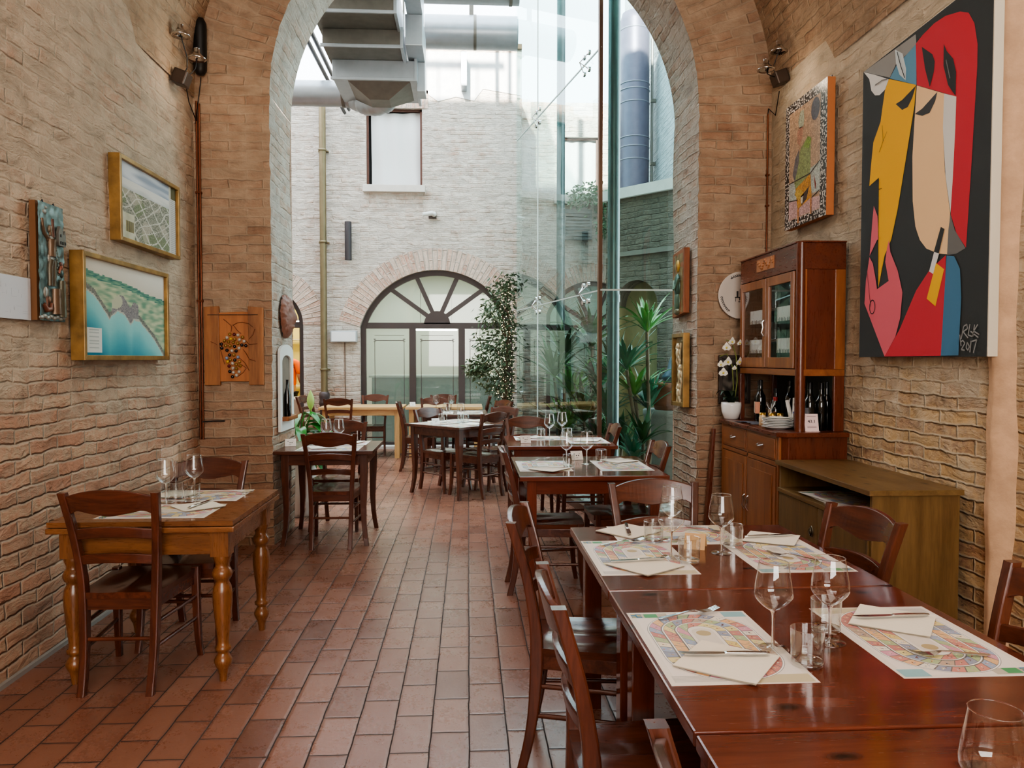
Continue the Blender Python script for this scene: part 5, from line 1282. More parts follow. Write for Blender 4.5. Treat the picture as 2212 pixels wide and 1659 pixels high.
for x0, x1, z0, z1 in ((-.05, .05, -.02, -.012), (-.045, -.04, -.05, -.02), (.04, .045, -.05, -.02), (-.02, .02, -.055, -.048), (-.035, -.02, -.012, .035), (-.008, .008, -.012, .055), (.02, .035, -.012, .035), (-.012, .012, -.04, -.02)):
    m.box(pc.x+x0, pc.x+x1, pc.y-.0195, pc.y-.0185, pc.z+z0, pc.z+z1)
m.build('painted_decor', plain('black_decor', C(60,58,56), .4), t, fix=False)
# dark framed picture behind the orchid
t = thing('dark_picture', 'small dark framed picture behind the orchid', 'picture')
fr2 = lambda u, v, h: (u, YA-.012-h, v)
m = MB()
for q in ([(2.055, 1.13), (2.32, 1.13), (2.29, 1.16), (2.085, 1.16)], [(2.32, 1.13), (2.32, 1.53), (2.29, 1.5), (2.29, 1.16)], [(2.32, 1.53), (2.055, 1.53), (2.085, 1.5), (2.29, 1.5)], [(2.055, 1.53), (2.055, 1.13), (2.085, 1.16), (2.085, 1.5)]): m.prism(q, 0, .03, fr2)
m.build('frame', plain('dark_frame', C(58,46,38), .5), t, bevel=.003)
m = MB(); m.grid(lambda u, v: (2.085+.205*u, YA-.03-.012*max(0, vn(u*5, v*6)), 1.16+.34*v), 24, 32, colf=lambda u, v: mixl(C(38,34,30), C(116,108,98), .25+1.1*vn(u*5, v*6))); m.build('picture', PAINTED, t, fix=False)
# orchid
ox, oy = 2.098, 6.035
t = thing('orchid', 'white orchid in a ribbed white pot at the far end of the buffet', 'potted orchid', (ox, oy, 1.0185))
m = MB(); m.lathe([(.045, 0), (.055, .005), (.075, .06), (.08, .11), (.078, .135), (.073, .135), (.07, .1), (.001, .1)], 32)
m.build('pot', CHINA, t)
m = MB()
for k in range(7):
    a = 1.9+k*.5; L = .1+.03*(k % 3)
    def lf(u, v, a=a, L=L): w = .03*sin(pi*min(1, u*.9+.08))*(2*v-1); d = u*L; return (cos(a)*d-sin(a)*w, sin(a)*d+cos(a)*w, .11+.12*sin(u*2.4)*(.6+.4*(k % 2)))
    m.grid(lf, 8, 2)
m.build('leaf', plain('orchid_leaf', C(26,46,26), .4, 0, 0, 30, .2), t, fix=False)
S1 = [(0, 0, .1), (.01, -.02, .25), (0, -.02, .42), (-.05, -.03, .52), (-.11, -.04, .50)]; S2 = [(.02, 0, .1), (.04, -.02, .3), (.03, -.02, .5), (-.01, -.03, .62), (-.06, -.04, .63)]
m = MB(); m.tube(S1, .004, 6); m.tube(S2, .004, 6); m.build('stem', plain('orchid_stem', C(120,130,60), .6), t)
for (x, y, z, r, s) in [(-.02, -.06, .62, .3, 1.0), (-.065, -.07, .575, -.4, 1.05), (-.055, -.07, .46, .2, 1.15), (-.105, -.06, .44, -.6, .9), (-.09, -.07, .375, -.2, 1.1), (.04, -.06, .46, .6, 1.1), (-.0, -.065, .41, 0, .6), (.045, -.05, .61, .5, .8)]:
    m = MB(); m.M = Matrix.Translation((x, y, z)) @ Matrix.Rotation(r, 4, 'Z') @ Matrix.Rotation(radians(12), 4, 'X')
    for k, (a, L, w) in enumerate(((90, .036, .016), (200, .036, .019), (-20, .036, .019), (235, .034, .013), (-55, .034, .013))):
        ca, sa = cos(radians(a)), sin(radians(a)); L *= s; w *= s
        m.grid(lambda u, v: ((ca*L*u-sa*w*(2*v-1)*sin(pi*min(1, .15+u*.85))), -.006*sin(u*3)+.006*k*.2, (sa*L*u+ca*w*(2*v-1)*sin(pi*min(1, .15+u*.85)))), 6, 4)
    fl = m.build('blossom', PETAL, t, fix=False)
    m2 = MB(); m2.M = m.M; m2.ball((0, -.008, -.004), .008*s, 8, 6); m2.build('lip', PETALY, fl)
# framed reliefs on the jamb
JX = CX+RA-.012
def onj(u, v, h): return (JX-h, u, v)
t = thing('icon_board', 'wooden icon with a standing robed figure in green, higher on the arch jamb', 'icon')
m = MB(); m.prism([(6.42, 1.89), (6.78, 1.86), (6.78, 2.42), (6.42, 2.44)], 0, .05, onj); m.build('board', wood('icon_wood_', C(120,64,30), C(160,92,48), 'Z', .5), t, bevel=.004)
m = MB()
def jb(u, v, r, sc, c): m.ball((JX-.052, u, v), r, 14, 8, sc, col=c)
m.grid(lambda u, v: onj(6.45+.3*u, 1.9+.5*v, .051+.004*vn(u*6, v*8)), 16, 24, colf=lambda u, v: mixl(C(104,88,52), C(150,120,70), .5+vn(u*5, v*8)))
jb(6.6, 2.3, .055, (.3, 1, 1), C(190,150,70)); jb(6.6, 2.29, .032, (.6, 1, 1.2), C(150,110,80)); jb(6.6, 2.13, .075, (.4, 1, 1.4), C(70,96,84)); jb(6.6, 2.0, .065, (.4, 1, 1.5), C(84,108,92)); m.tube([onj(6.53, 2.18, .06), onj(6.58, 2.1, .075), onj(6.62, 2.14, .075)], .016, 8, col=C(96,120,100)); m.tube([onj(6.67, 2.18, .06), onj(6.63, 2.1, .075)], .016, 8, col=C(96,120,100)); jb(6.6, 1.91, .06, (.4, 1.2, .5), C(120,116,92))
m.build('painted_figure', RELIEF, t)
t = thing('framed_relief', 'gilt-framed pale relief of little figures, lower on the arch jamb', 'relief')
m = MB(); a, b, c, d = 6.40, 6.78, 1.09, 1.72
for q in ([(a, c), (b, c), (b-.035, c+.035), (a+.035, c+.035)], [(b, c), (b, d), (b-.035, d-.035), (b-.035, c+.035)], [(b, d), (a, d), (a+.035, d-.035), (b-.035, d-.035)], [(a, d), (a, c), (a+.035, c+.035), (a+.035, d-.035)]): m.prism(q, 0, .055, onj)
m.build('frame', GOLDF, t, bevel=.003)
m = MB(); PLS = C(214,198,164)
m.grid(lambda u, v: onj(a+.03+(b-a-.06)*u, c+.03+(d-c-.06)*v, .02), 4, 4, colf=lambda u, v: C(150,132,100))
for (u, v, s) in ((6.62, 1.55, 1), (6.55, 1.36, 1.05), (6.6, 1.2, 1)):
    m.ball((JX-.035, u, v+.06*s), .026*s, 10, 7, (.8, 1, 1.1), col=PLS); m.ball((JX-.032, u+.01, v), .042*s, 12, 8, (.6, .9, 1.2), col=PLS)
    for k in (-1, 1): m.tube([onj(u+.03*k, v+.025, .03), onj(u+.07*k, v+.04*k, .034), onj(u+.06*k, v+.09, .03)], [.014, .012, .009], 8, col=PLS); m.tube([onj(u+.02*k, v-.03, .03), onj(u+.05*k, v-.07, .034), onj(u+.02*k, v-.11, .028)], [.018, .015, .009], 8, col=PLS)
m.build('relief', RELIEF, t)
m = MB(); m.tube([onj(6.57, 1.72, .01), onj(6.59, 1.755, .01), onj(6.61, 1.72, .01)], .003, 6); m.build('hanger', CHROME, t)
# left jamb: terracotta mask and niche
LXJ = CX-RA+.012
def onl(u, v, h): return (LXJ+h, u, v)
t = thing('terracotta_mask', 'brown terracotta face mask on the left jamb of the arch', 'mask')
m = MB()
def mk(u, v):
    y = 2*u-1; z = 2*v-1; w = sqrt(max(0, 1-min(1, abs(z))**2.2))*(.72 if z > 0 else .72+.12*z)
    h = .085*sqrt(max(0, 1-y*y*.98))*sqrt(max(0, 1-z*z*.98))
    if abs(y) < .3: h += .03*exp(-(y/.16)**2)*exp(-((z+.05)/.28)**2)
    h -= .018*exp(-((abs(y)-.38)/.15)**2)*exp(-((z-.18)/.13)**2); h += .014*exp(-(y/.3)**2)*exp(-((z+.45)/.09)**2)-.008*exp(-((z+.38)/.04)**2)*exp(-(y/.3)**2)
    h += .006*vn(y*7, z*7)*(z > .3 or abs(y) > .6)*2
    return onl(6.6+.16*y*w/.72*1.1, 1.855+.185*z, max(h, 0)*.95)
m.grid(mk, 40, 48); m.build('face', plain('brown_terracotta', C(128,84,66), .5, 0, .3, 50, .2), t, fix=False)
t = thing('niche_frame', 'white arched niche frame with a wooden ledge on the left jamb', 'niche')
m = MB(); ou = [(6.36, .90), (6.83, .90), (6.83, 1.55)]+[(6.595+.235*cos(i*pi/10), 1.55+.07*sin(i*pi/10)) for i in range(1, 10)]+[(6.36, 1.55)]
inn = [(6.43, .985), (6.76, .985), (6.76, 1.47)]+[(6.595+.165*cos(i*pi/10), 1.47+.06*sin(i*pi/10)) for i in range(1, 10)]+[(6.43, 1.47)]
for k in range(len(ou)): q = (k+1) % len(ou); m.prism([ou[k], ou[q], inn[q], inn[k]], 0, .02, onl)
m.build('frame', WHITEPAINT, t)
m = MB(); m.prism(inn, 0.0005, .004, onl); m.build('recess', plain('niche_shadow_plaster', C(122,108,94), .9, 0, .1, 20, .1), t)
m = MB(); m.prism([(6.42, .985), (6.77, .985), (6.77, 1.02), (6.42, 1.02)], 0, .07, onl); m.build('ledge', cherry('Y'), t, bevel=.004)
t = thing('black_bottle', 'slim black bottle standing in the white niche', 'bottle', (LXJ+.038, 6.52, 1.0205)); m = MB(); m.lathe([(.026, 0), (.028, .01), (.028, .18), (.012, .24), (.011, .3), (.013, .305)], 16); m.build('body', BOTTLE, t)

# ---------------------------------------------------------------- spotlights, conduits
def spot(label, base, heads, side):
    t = thing('wall_spotlight', label, 'spotlight')
    m = MB(); m.M = Matrix.Translation(base) @ Matrix.Rotation(radians(20*side), 4, 'Y'); m.box(-.05, .05, -.06, .06, -.05, .05); m.build('transformer_box', plain('bronze_box', C(74,62,54), .4, .6), t, bevel=.01)
    for hx, hy, hz in heads:
        b = Vector(base); h = Vector((hx, hy, hz)); mid = (b+h)/2+Vector((.05*side, -.02, -.01))
        m = MB(); m.tube([b, b+(mid-b)*.5+Vector((.02*side, 0, 0)), mid, h+(mid-h)*.4, h], .004, 6); m.build('arm', BLACK, t)
        m = MB(); m.lathe([(q*1.3, zz*1.3) for q, zz in [(.016, .055), (.017, .03), (.022, .028), (.03, .016), (.05, .0), (.053, -.004), (.05, -.008), (.036, .005), (.012, .018), (.002, .018)]], 24, (hx, hy, hz)); hd = m.build('lamp_head', CHROME, t)
        m = MB(); m.ball((hx, hy, hz+.002), .01, 10, 6); m.build('bulb', GLASS_SOLID, hd)
spot('twin halogen spotlight with a bronze box high in the left corner', (XL+.06, 5.82, 3.55), [(XL+.085, 5.74, 3.83), (XL+.15, 5.88, 3.72)], 1)
spot('twin halogen spotlight with a bronze box high in the right corner', (XR-.07, 5.95, 3.69), [(XR-.12, 5.85, 3.86), (XR-.24, 5.8, 3.7)], -1)
t = thing('black_cylinder', 'black round-ended cylinder fixed high in the left corner', 'loudspeaker')
m = MB(); m.lathe([(.001, 0), (.03, .006), (.048, .04), (.05, .08), (.05, .36), (.048, .4), (.03, .434), (.001, .44)], 28, (XL+.075, YA-.075, 3.70)); m.build('body', BLACK, t)
m = MB(); m.box(XL+.06, XL+.09, YA-.03, YA+.0, 3.9, 4.06); m.build('bracket', BLACK, t)
t = thing('conduit', 'twin copper conduits with a cable running down the left corner', 'conduit')
for x, z0, z1 in ((XL+.022, .86, 3.52), (XL+.043, .86, 3.5)):
    m = MB(); m.tube([(x, YA-.02, z0), (x, YA-.02, z1)], .0085, 8); m.build('tube', COPPER, t)
m = MB(); m.tube([(XL+.03, YA-.02, 3.5), (XL+.03, YA-.05, 3.36), (XL-.0+.03, 6.05, 3.45), (XL+.05, 5.93, 3.54)], .004, 6); m.tube([(XL+.035, YA-.02, 3.5), (XL+.06, YA-.03, 3.66), (XL+.07, YA-.05, 3.695)], .004, 6); m.build('cable', BLACK, t); m = MB(); m.tube([(XL+.04, YA-.03, 1.0), (XL+.12, YA-.02, 1.005), (XL+.21, YA-.016, 1.005)], .006, 6); m.build('cable', BLACK, t)
for z in (2.8, 1.95):
    m = MB(); m.box(XL+.008, XL+.056, YA-.033, YA-.006, z, z+.015); m.build('clip', COPPER, t)
t = thing('conduit', 'single copper conduit down the wall above the buffet', 'conduit')
m = MB(); m.tube([(XR-.05, YA-.02, 2.1), (XR-.05, YA-.02, 3.5)], .008, 8); m.build('tube', COPPER, t)
m = MB(); m.tube([(XR-.05, YA-.02, 3.5), (XR-.05, YA-.03, 3.54), (XR-.0-.04, 6.1, 3.45), (XR-.06, 5.98, 3.6)], .004, 6); m.build('cable', BLACK, t)
for z in (3.0, 2.75):
    m = MB(); m.box(XR-.065, XR-.035, YA-.033, YA-.006, z, z+.012); m.build('clip', COPPER, t)
# ---------------------------------------------------------------- courtyard
t = thing('downpipe', 'olive-brown rain pipe down the courtyard wall', 'pipe')
m = MB(); m.lathe([(.055, .9), (.055, 5.9)], 20, (-2.385, 12.885, 0)); m.build('pipe', DOWNP, t)
for z in (3.4, 1.3, 4.9):
    m = MB(); m.lathe([(.06, 0), (.066, .01), (.066, .03), (.06, .04)], 20, (-2.385, 12.885, z)); m.box(-2.47, -2.3, 12.95, YF-.002, z+.008, z+.032); m.build('pipe_clamp', DOWNP, t)
m = MB(); m.lathe([(.075, 0), (.075, .72), (.088, .74), (.09, .78), (.078, .82), (.088, .86), (.088, .92), (.062, .95)], 20, (-2.385, 12.885, .005)); m.build('lower_pipe', plain('plum_iron', C(84,72,72), .5, .3), t)
t = thing('wall_lamp', 'dark tubular lamp on the courtyard wall', 'lamp'); m = MB(); m.lathe([(.055, 0), (.057, .01), (.057, .62), (.055, .63)], 20, (-1.98, 12.9, 3.13)); m.build('tube', plain('anthracite', C(72,66,68), .45, .3), t)
m = MB(); m.box(-2.0, -1.96, 12.93, YF-.002, 3.3, 3.6); m.build('bracket', BLACK, t)
t = thing('emergency_light', 'white rectangular light box on the courtyard wall, its cable below', 'light box'); m = MB(); m.box(-2.285, -1.85, 12.9, 12.99, 1.775, 1.965); m.build('housing', plain('grey_plastic', C(176,180,182), .5), t, bevel=.008)
m = MB(); m.box(-2.265, -1.87, 12.893, 12.9, 1.79, 1.95); m.build('diffuser', plain('white_diffuser', C(236,238,238), .4), t, bevel=.004)
m = MB(); m.tube([(-2.06, 12.985, 1.78), (-2.06, 12.985, 1.2), (-2.055, 12.985, .6)], .007, 6); m.build('cable', plain('brown_cable', C(110,84,66), .6), t)
t = thing('security_camera', 'small white security camera on the courtyard wall', 'camera'); m = MB(); m.box(-.66, -.53, 12.97, YF-.002, 3.84, 3.94); m.build('bracket', plain('camera_plate', C(70,58,50), .6), t)
m = MB(); m.tube([(-.6, 12.97, 3.9), (-.61, 12.9, 3.9)], .02, 10); m.tube([(-.59, 12.88, 3.91), (-.75, 12.84, 3.88)], [.04, .034], 14); m.ball((-.57, 12.91, 3.9), .045, 14, 8); m.build('body', WHITEPAINT, t)
# sheet metal ducts
t = thing('rectangular_duct', 'big stepped rectangular sheet-metal duct hanging over the courtyard', 'duct')
DS = [(-1.62, -.72, 8.0, 8.95, 5.60, 6.4), (-1.70, -.80, 8.55, 9.4, 5.27, 5.60), (-1.66, -.77, 9.0, 9.85, 5.08, 5.27), (-1.62, -.64, 9.42, 10.3, 4.86, 5.08)]
for i, (a, b, c, d, e, f) in enumerate(DS):
    m = MB(); m.box(a, b, c, d, e, f); s = m.build('duct_section', GALV if i < 3 else GALVL, t, bevel=.006)
    m = MB(); m.box(b-.005, b+.03, c-.03, d+.03, e-.025, f+.02); m.box(a-.02, b+.02, c-.015, c+.01, e-.02, e+.015); m.build('flange', GALVL, s, bevel=.003)
for a, b, c, d, e, f in ((-.70, -.52, 8.4, 9.3, 5.45, 6.3), (-.72, -.52, 9.0, 9.7, 5.1, 5.45), (-.62, -.52, 9.5, 9.8, 4.75, 5.1)):
    m = MB(); m.box(a, b, c, d, e, f); m.build('side_duct', GALVL, t, bevel=.006)
m = MB(); m.rings([[(-1.45, 9.5, 4.86), (-.7, 9.5, 4.86), (-.7, 10.2, 4.86), (-1.45, 10.2, 4.86)], [(-1.22, 9.75, 4.72), (-.98, 9.75, 4.72), (-.98, 10.05, 4.72), (-1.22, 10.05, 4.72)]], True, False); m.build('hopper', GALV, t)
m = MB(); P = [(-1.02, 10.1, 4.92), (-1.06, 10.15, 4.86), (-1.14, 10.2, 4.83), (-1.28, 10.28, 4.84), (-1.4, 10.34, 4.9), (-1.5, 10.38, 4.96), (-1.62, 10.4, 5.0)]
rr = []
Q = []
for a, b in zip(P, P[1:]):
    for k in range(5): Q.append(tuple(x+(y-x)*k/5 for x, y in zip(a, b))); rr.append(.15+.012*(k % 2))
m.tube(Q, rr, 20); m.build('flexible_elbow', GALVL, t)
for x, y in ((-1.5, 8.4), (-.85, 8.4), (-1.4, 9.8), (-.8, 9.8)):
    m = MB(); m.tube([(x, y, 6.4 if y < 9 else 5.0), (x, y, 8.9)], .012, 6); m.build('hanger_rod', GALV, t)
m = MB(); m.box(-1.9, -.4, 8.36, 8.44, 8.9, 9.0); m.box(-1.9, -.4, 9.76, 9.84, 8.9, 9.0); m.build('hanger_beam', GALV, t)
def round_duct(label, x0, x1, y, z, r, bands):
    t = thing('round_duct', label, 'duct'); m = MB(); m.tube([(x0, y, z), (x1, y, z)], r, 32); m.build('pipe', GALVL, t)
    for x in bands: m = MB(); m.tube([(x-.02, y, z), (x+.02, y, z)], r+.008, 32); m.build('band', GALV, t)
    m = MB(); xm = (x0+x1)/2; m.box(xm-.03, xm+.03, y-.02, y+.02, z+r-.01, 8.9); m.build('hanger', GALV, t)
round_duct('round metal duct running left under the white sky, from the flexible elbow', -5.2, -1.6, 10.4, 5.0, .165, (-1.64, -3.0))
round_duct('wide round metal duct across the courtyard wall, the lower of two', -.6, .7, 11.0, 6.09, .225, (.1,))
round_duct('wide round metal duct at the very top of the photo', -.58, .66, 10.0, 6.24, .2, (.55,))
t = thing('steel_strut', 'black slanting steel strut below the ducts', 'strut'); m = MB(); A, B = Vector((-1.84, 8.8, 5.28)), Vector((-1.99, 12.95, 5.6))
m.tube([A+Vector((.03, 0, 0)), B+Vector((.03, 0, 0))], .03, 4); m.tube([A-Vector((.04, 0, .05)), B-Vector((.04, 0, .05))], .03, 4); m.build('bar', BLACK, t)
t = thing('steel_bracket', 'small steel bracket where the round duct meets the plastered wall top', 'bracket'); m = MB(); m.box(-.11, -.02, 12.7, YF-.002, 5.95, 6.5); m.build('plate', GALVL, t)
# fairy-lit tree
def leafcloud(m, pts, n, L, w, droop=.5, rnd=random):
    for _ in range(n):
        c = rnd.choice(pts); r = c[3]; p = Vector((rnd.gauss(0, 1), rnd.gauss(0, 1), rnd.gauss(0, 1)))*r*.45+Vector(c[:3])
        d = Vector((rnd.gauss(0, 1), rnd.gauss(0, 1), rnd.gauss(0, .6)-droop)).normalized(); s = d.cross(Vector((rnd.random(), rnd.random(), rnd.random()))).normalized(); l = L*rnd.uniform(.7, 1.3)
        k = s.cross(d)*l*.08
        m.add([p, p+d*l*.45+s*w+k, p+d*l, p+d*l*.45-s*w+k], [(0, 1, 2), (0, 2, 3)])
tx, ty = .56, 11.72
t = thing('fairy_lit_tree', 'slender dark-leaved tree wound with fairy lights beside the glass wall', 'tree', (tx, ty, 0))
m = MB(); m.lathe([(.1, 0), (.11, .02), (.125, .28), (.12, .3), (.1, .28), (.001, .27)], 24); m.build('pot', TERRA, t)
tr = [(0, 0, .25), (.03, .02, .8), (.0, -.02, 1.3), (.06, .0, 1.9), (.03, 0, 2.4)]
m = MB(); m.tube(tr, [.035, .03, .027, .02, .01], 8); m.tube([(.04, .05, .25), (-.02, .02, .9), (.05, .04, 1.6), (-.05, 0, 2.2)], [.025, .022, .016, .008], 8)
BR = [(-.35, -.05, 1.45), (-.3, .05, 1.75), (-.25, -.05, 2.15), (-.1, .05, 2.55), (.1, 0, 2.65), (.12, .02, 2.0), (-.2, 0, 1.1), (-.42, .02, 1.3), (-.12, 0, 1.6)]
for b in BR: m.tube([(.02, 0, b[2]-.35), (b[0]*.5, b[1], b[2]-.08), b], [.012, .008, .004], 6)
m.build('trunk', BARK, t)
random.seed(5); m = MB(); leafcloud(m, [(b[0], b[1], b[2], .2) for b in BR]+[(.0, 0, .8+.22*i, .16+.05*(i > 2)) for i in range(9)]+[(-.3, 0, 1.38, .16), (-.48, 0, 1.35, .14), (-.15, 0, 2.2, .25)], 2000, .085, .016, .7); m.build('foliage', FICUSL, t, fix=False)
m = MB()
for i in range(190):
    f = i/190; z = .7+1.75*f; a = i*.95; r = .07+.06*random.random(); p = (.02+r*cos(a), r*sin(a), z)
    m.ball(p, .0052, 6, 4)
for i in range(60): b = random.choice(BR); k = random.random(); m.ball((b[0]*k+random.uniform(-.05, .05), b[1]*k-.05, b[2]-.1+random.uniform(-.1, .1)), .0062, 6, 4)
o = m.build('fairy_lights', emit('warm_bulb', (1, .8, .5), 2.6)); o.location = (tx, ty, 0); tag(o, 'string of tiny warm fairy lights wound round the slender tree', 'fairy lights', kind='stuff')
# sword-leaved plants
def sword(m, c, n, L, w, lift, seed, bend=1.0, mi=0):
    rn = random.Random(seed)
    for i in range(n):
        a = i*2.4+rn.uniform(-.3, .3); up = rn.uniform(.5, 1.1)*lift; l = L*rn.uniform(.7, 1.15); b = bend*rn.uniform(.6, 1.3)
        def fn(u, v):
            s = u*l; out = s*cos(up)+0; z = s*sin(up)-b*u*u*l*.35; ww = w*sin(pi*min(1, .12+.88*u))**.7*(1-u**4)*(2*v-1)
            return (c[0]+cos(a)*out-sin(a)*ww, c[1]+sin(a)*out+cos(a)*ww, c[2]+z+.25*abs(2*v-1)*w)
        m.grid(fn, 9, 2, mi=mi)
def dracaena(label, x, y, stems, L, w, n, mats, cat='plant', name='dracaena'):
    t = thing(name, label, cat, (x, y, 0))
    m = MB(); m.lathe([(.11, 0), (.14, .02), (.17, .22), (.165, .24), (.15, .22), (.001, .2)], 20); m.build('pot', TERRA, t)
    m = MB()
    for (dx, dy, h) in stems: m.tube([(dx*.2, dy*.2, .15), (dx*.6+.02, dy*.6, h*.5), (dx, dy, h)], [.028, .022, .018], 8)
    m.build('trunk', BARK, t)
    for k, (dx, dy, h) in enumerate(stems):
        m = MB(); sword(m, (dx, dy, h), n, L, w, 1.25, k*7+int(x*10)); m.build('leaf_crown', mats[k % len(mats)], t, fix=False)
    return t
dracaena('tall dracaena with a bare trunk and arching blades behind the glass', 1.90, 8.05, [(-.02, -.02, 1.78), (-.22, .05, 1.38), (.03, .1, .95), (-.12, .1, 1.1)], .62, .028, 22, [LEAFL, LEAFB, LEAFB])
dracaena('low blue-green dracaena at the foot of the glass pane', 1.74, 7.78, [(-.05, 0, .45), (.06, .05, .62)], .5, .028, 22, [LEAFB, LEAF])
dracaena('tall yucca with upright blades behind the angled glass, nearest the far pane', 1.25, 10.1, [(0, 0, 1.5), (.12, .1, 1.0), (-.12, .0, 1.25), (.05, -.1, .5)], .85, .03, 26, [LEAF, LEAFL], 'plant', 'yucca')
dracaena('bushy yucca with drooping blades behind the angled glass, before the rear column', 1.55, 9.6, [(0, 0, 1.65), (.1, -.1, 1.15), (-.1, 0, .7), (.15, .1, .4)], .8, .032, 26, [LEAF, LEAFB, LEAF], 'plant', 'yucca')
dracaena('yucca deep in the patio behind the round column', 1.75, 9.1, [(0, 0, 1.25), (-.1, 0, .8), (.1, .1, .4)], .75, .03, 24, [LEAF, LEAFB], 'plant', 'yucca')
t = thing('stone_urn', 'big round grey stone drum used as a plinth behind the glass pane', 'plinth', (2.28, 8.45, .006)); m = MB(); m.lathe([(.30, 0), (.31, .03), (.325, .86), (.335, .87), (.335, .93), (.001, .93)], 40); m.build('drum', STONEG, t)
t = thing('terracotta_pot', 'terracotta pot on the grey stone drum', 'pot', (2.24, 8.4, .9365)); m = MB(); m.lathe([(.17, 0), (.18, .01), (.235, .25), (.255, .255), (.255, .3), (.235, .3), (.2, .05), (.001, .04)], 36); m.build('pot', TERRA, t)
t = thing('blue_bell', 'dark blue bell-shaped ornament above the terracotta pot', 'bell', (2.26, 8.3, 1.2375)); m = MB(); m.lathe([(.12, .0), (.15, .05), (.14, .08), (.09, .14), (.07, .24), (.04, .3), (.001, .31)], 28); m.build('bell', plain('blue_glaze', C(62,84,104), .35), t)
t = thing('wall_vent', 'louvred metal vent on the patio wall above the rear arch', 'vent'); m = MB(); m.box(1.82, 2.36, 14.7, 14.795, 3.78, 4.36)
for i in range(8): m.box(1.86, 2.32, 14.66, 14.7, 3.84+i*.062, 3.865+i*.062)
m.build('louvres', plain('vent_grey', C(120,126,124), .5, .4), t)
t = thing('trailing_shrub', 'pale green shrub trailing from the ledge beside the upper patio window', 'shrub', (2.3, 14.55, 4.4)); random.seed(9); m = MB(); leafcloud(m, [(-.25, 0, .15, .2), (0, 0, .2, .25), (.25, 0, .05, .25), (.4, 0, -.2, .25), (.3, 0, -.4, .2)], 700, .11, .022, .3); m.build('foliage', plain('pale_leaf', C(116,150,120), .5, 0, 0, 30, .3), t, fix=False)
m = MB(); m.tube([(0, .2, -.05), (.0, 0, .1), (.25, 0, .1), (.4, 0, -.3)], [.02, .015, .012, .008], 6); m.build('stem', BARK, t)
t = thing('chimney_pipe', 'broad plum-grey flue pipe rising behind the coping', 'flue', (2.655, 12.3, 0)); m = MB(); m.lathe([(.235, 0), (.235, 6.85), (.2, 6.98), (.08, 7.04), (.001, 7.05)], 36); m.build('pipe', plain('plum_sheet', C(112,104,122), .45, .4, .05, 6, .08), t)
for z in (3.6, 4.65, 4.85, 5.0, 5.55, 5.75, 5.85, 6.7): m = MB(); m.lathe([(.238, 0), (.244, .01), (.238, .02)], 36, (0, 0, z)); m.build('band', plain('flue_band', C(140,136,150), .4, .5), t)
t = thing('thin_pipe', 'thin metal pipe beside the plum flue', 'pipe', (2.94, 12.3, 0)); m = MB(); m.tube([(0, 0, 0), (0, 0, 6.6)], .022, 10); m.build('pipe', plain('pipe_grey', C(150,144,140), .4, .5), t)
for z in (4.6, 5.6): m = MB(); m.box(-.025, .058, -.03, .03, z, z+.05); m.build('clip', GALV, t)
# peace lily by the jamb
t = thing('peace_lily', 'glossy green lily with one pale green spathe behind the small table', 'potted plant', (-1.62, 7.45, 0))
m = MB(); m.lathe([(.12, 0), (.14, .02), (.16, .5), (.155, .52), (.14, .5), (.001, .48)], 24); m.build('pot', plain('white_pot', C(214,210,202), .5), t)
m = MB(); rn = random.Random(4)
for k in range(22):
    a = rn.uniform(-1.6, 2.2); L = rn.uniform(.2, .32); h = .55+rn.uniform(0, .42); o0 = rn.uniform(.02, .1); w = rn.uniform(.045, .07)
    def fn(u, v, a=a, L=L, h=h, o0=o0, w=w): s = o0+u*L; ww = w*sin(pi*min(1, .06+u*.94))**.8*(2*v-1); return (cos(a)*s-sin(a)*ww, sin(a)*s+cos(a)*ww, h+.12*u-.34*u*u*L/.3+.02*abs(2*v-1))
    m.grid(fn, 9, 4); m.tube([(0, 0, .45), (cos(a)*o0*.6, sin(a)*o0*.6, h-.06), (cos(a)*o0, sin(a)*o0, h)], .005, 5)
m.build('leaf', plain('lily_leaf', C(52,126,44), .28, 0, .05, 20, .3), t, fix=False)
m = MB(); m.tube([(.02, 0, .5), (.08, 0, .85), (.11, 0, 1.02)], .006, 6); m.build('stem', LEAFL, t)
m = MB(); m.grid(lambda u, v: (.11+.045*sin(pi*min(1, u*.95+.03))*cos(2.6+v*4.6)*.8, .045*sin(pi*min(1, u*.95+.03))*sin(2.6+v*4.6)*.8, 1.0+u*.2), 12, 10); m.build('spathe', plain('spathe_green', C(170,200,110), .4), t, fix=False)
t = thing('cream_bin', 'cream plastic tub on the floor of the kitchen behind the lily', 'tub', (-2.95, 13.6, 0)); m = MB(); m.lathe([(.16, 0), (.19, .02), (.22, .78), (.235, .79), (.235, .83), (.22, .83), (.18, .1), (.001, .1)], 24); m.build('tub', plain('cream_plastic', C(226,218,202), .5), t)
t = thing('added_pane_block', 'grey-green block added behind the arched window panes to darken their lower half like a reflection', 'added block', (-.6, 14.3, 0)); m = MB(); m.box(-1.15, 1.2, -.25, .3, 0, 1.16); m.build('body', plain('grey_green_front', C(112,132,120), .6), t, bevel=.01)  # block added behind the panes, imitates the darker reflection of the courtyard tables
m = MB(); m.box(-1.2, 1.25, -.3, .35, 1.16, 1.2); m.build('worktop', plain('pale_block_top', C(188,198,188), .3), t, bevel=.006)
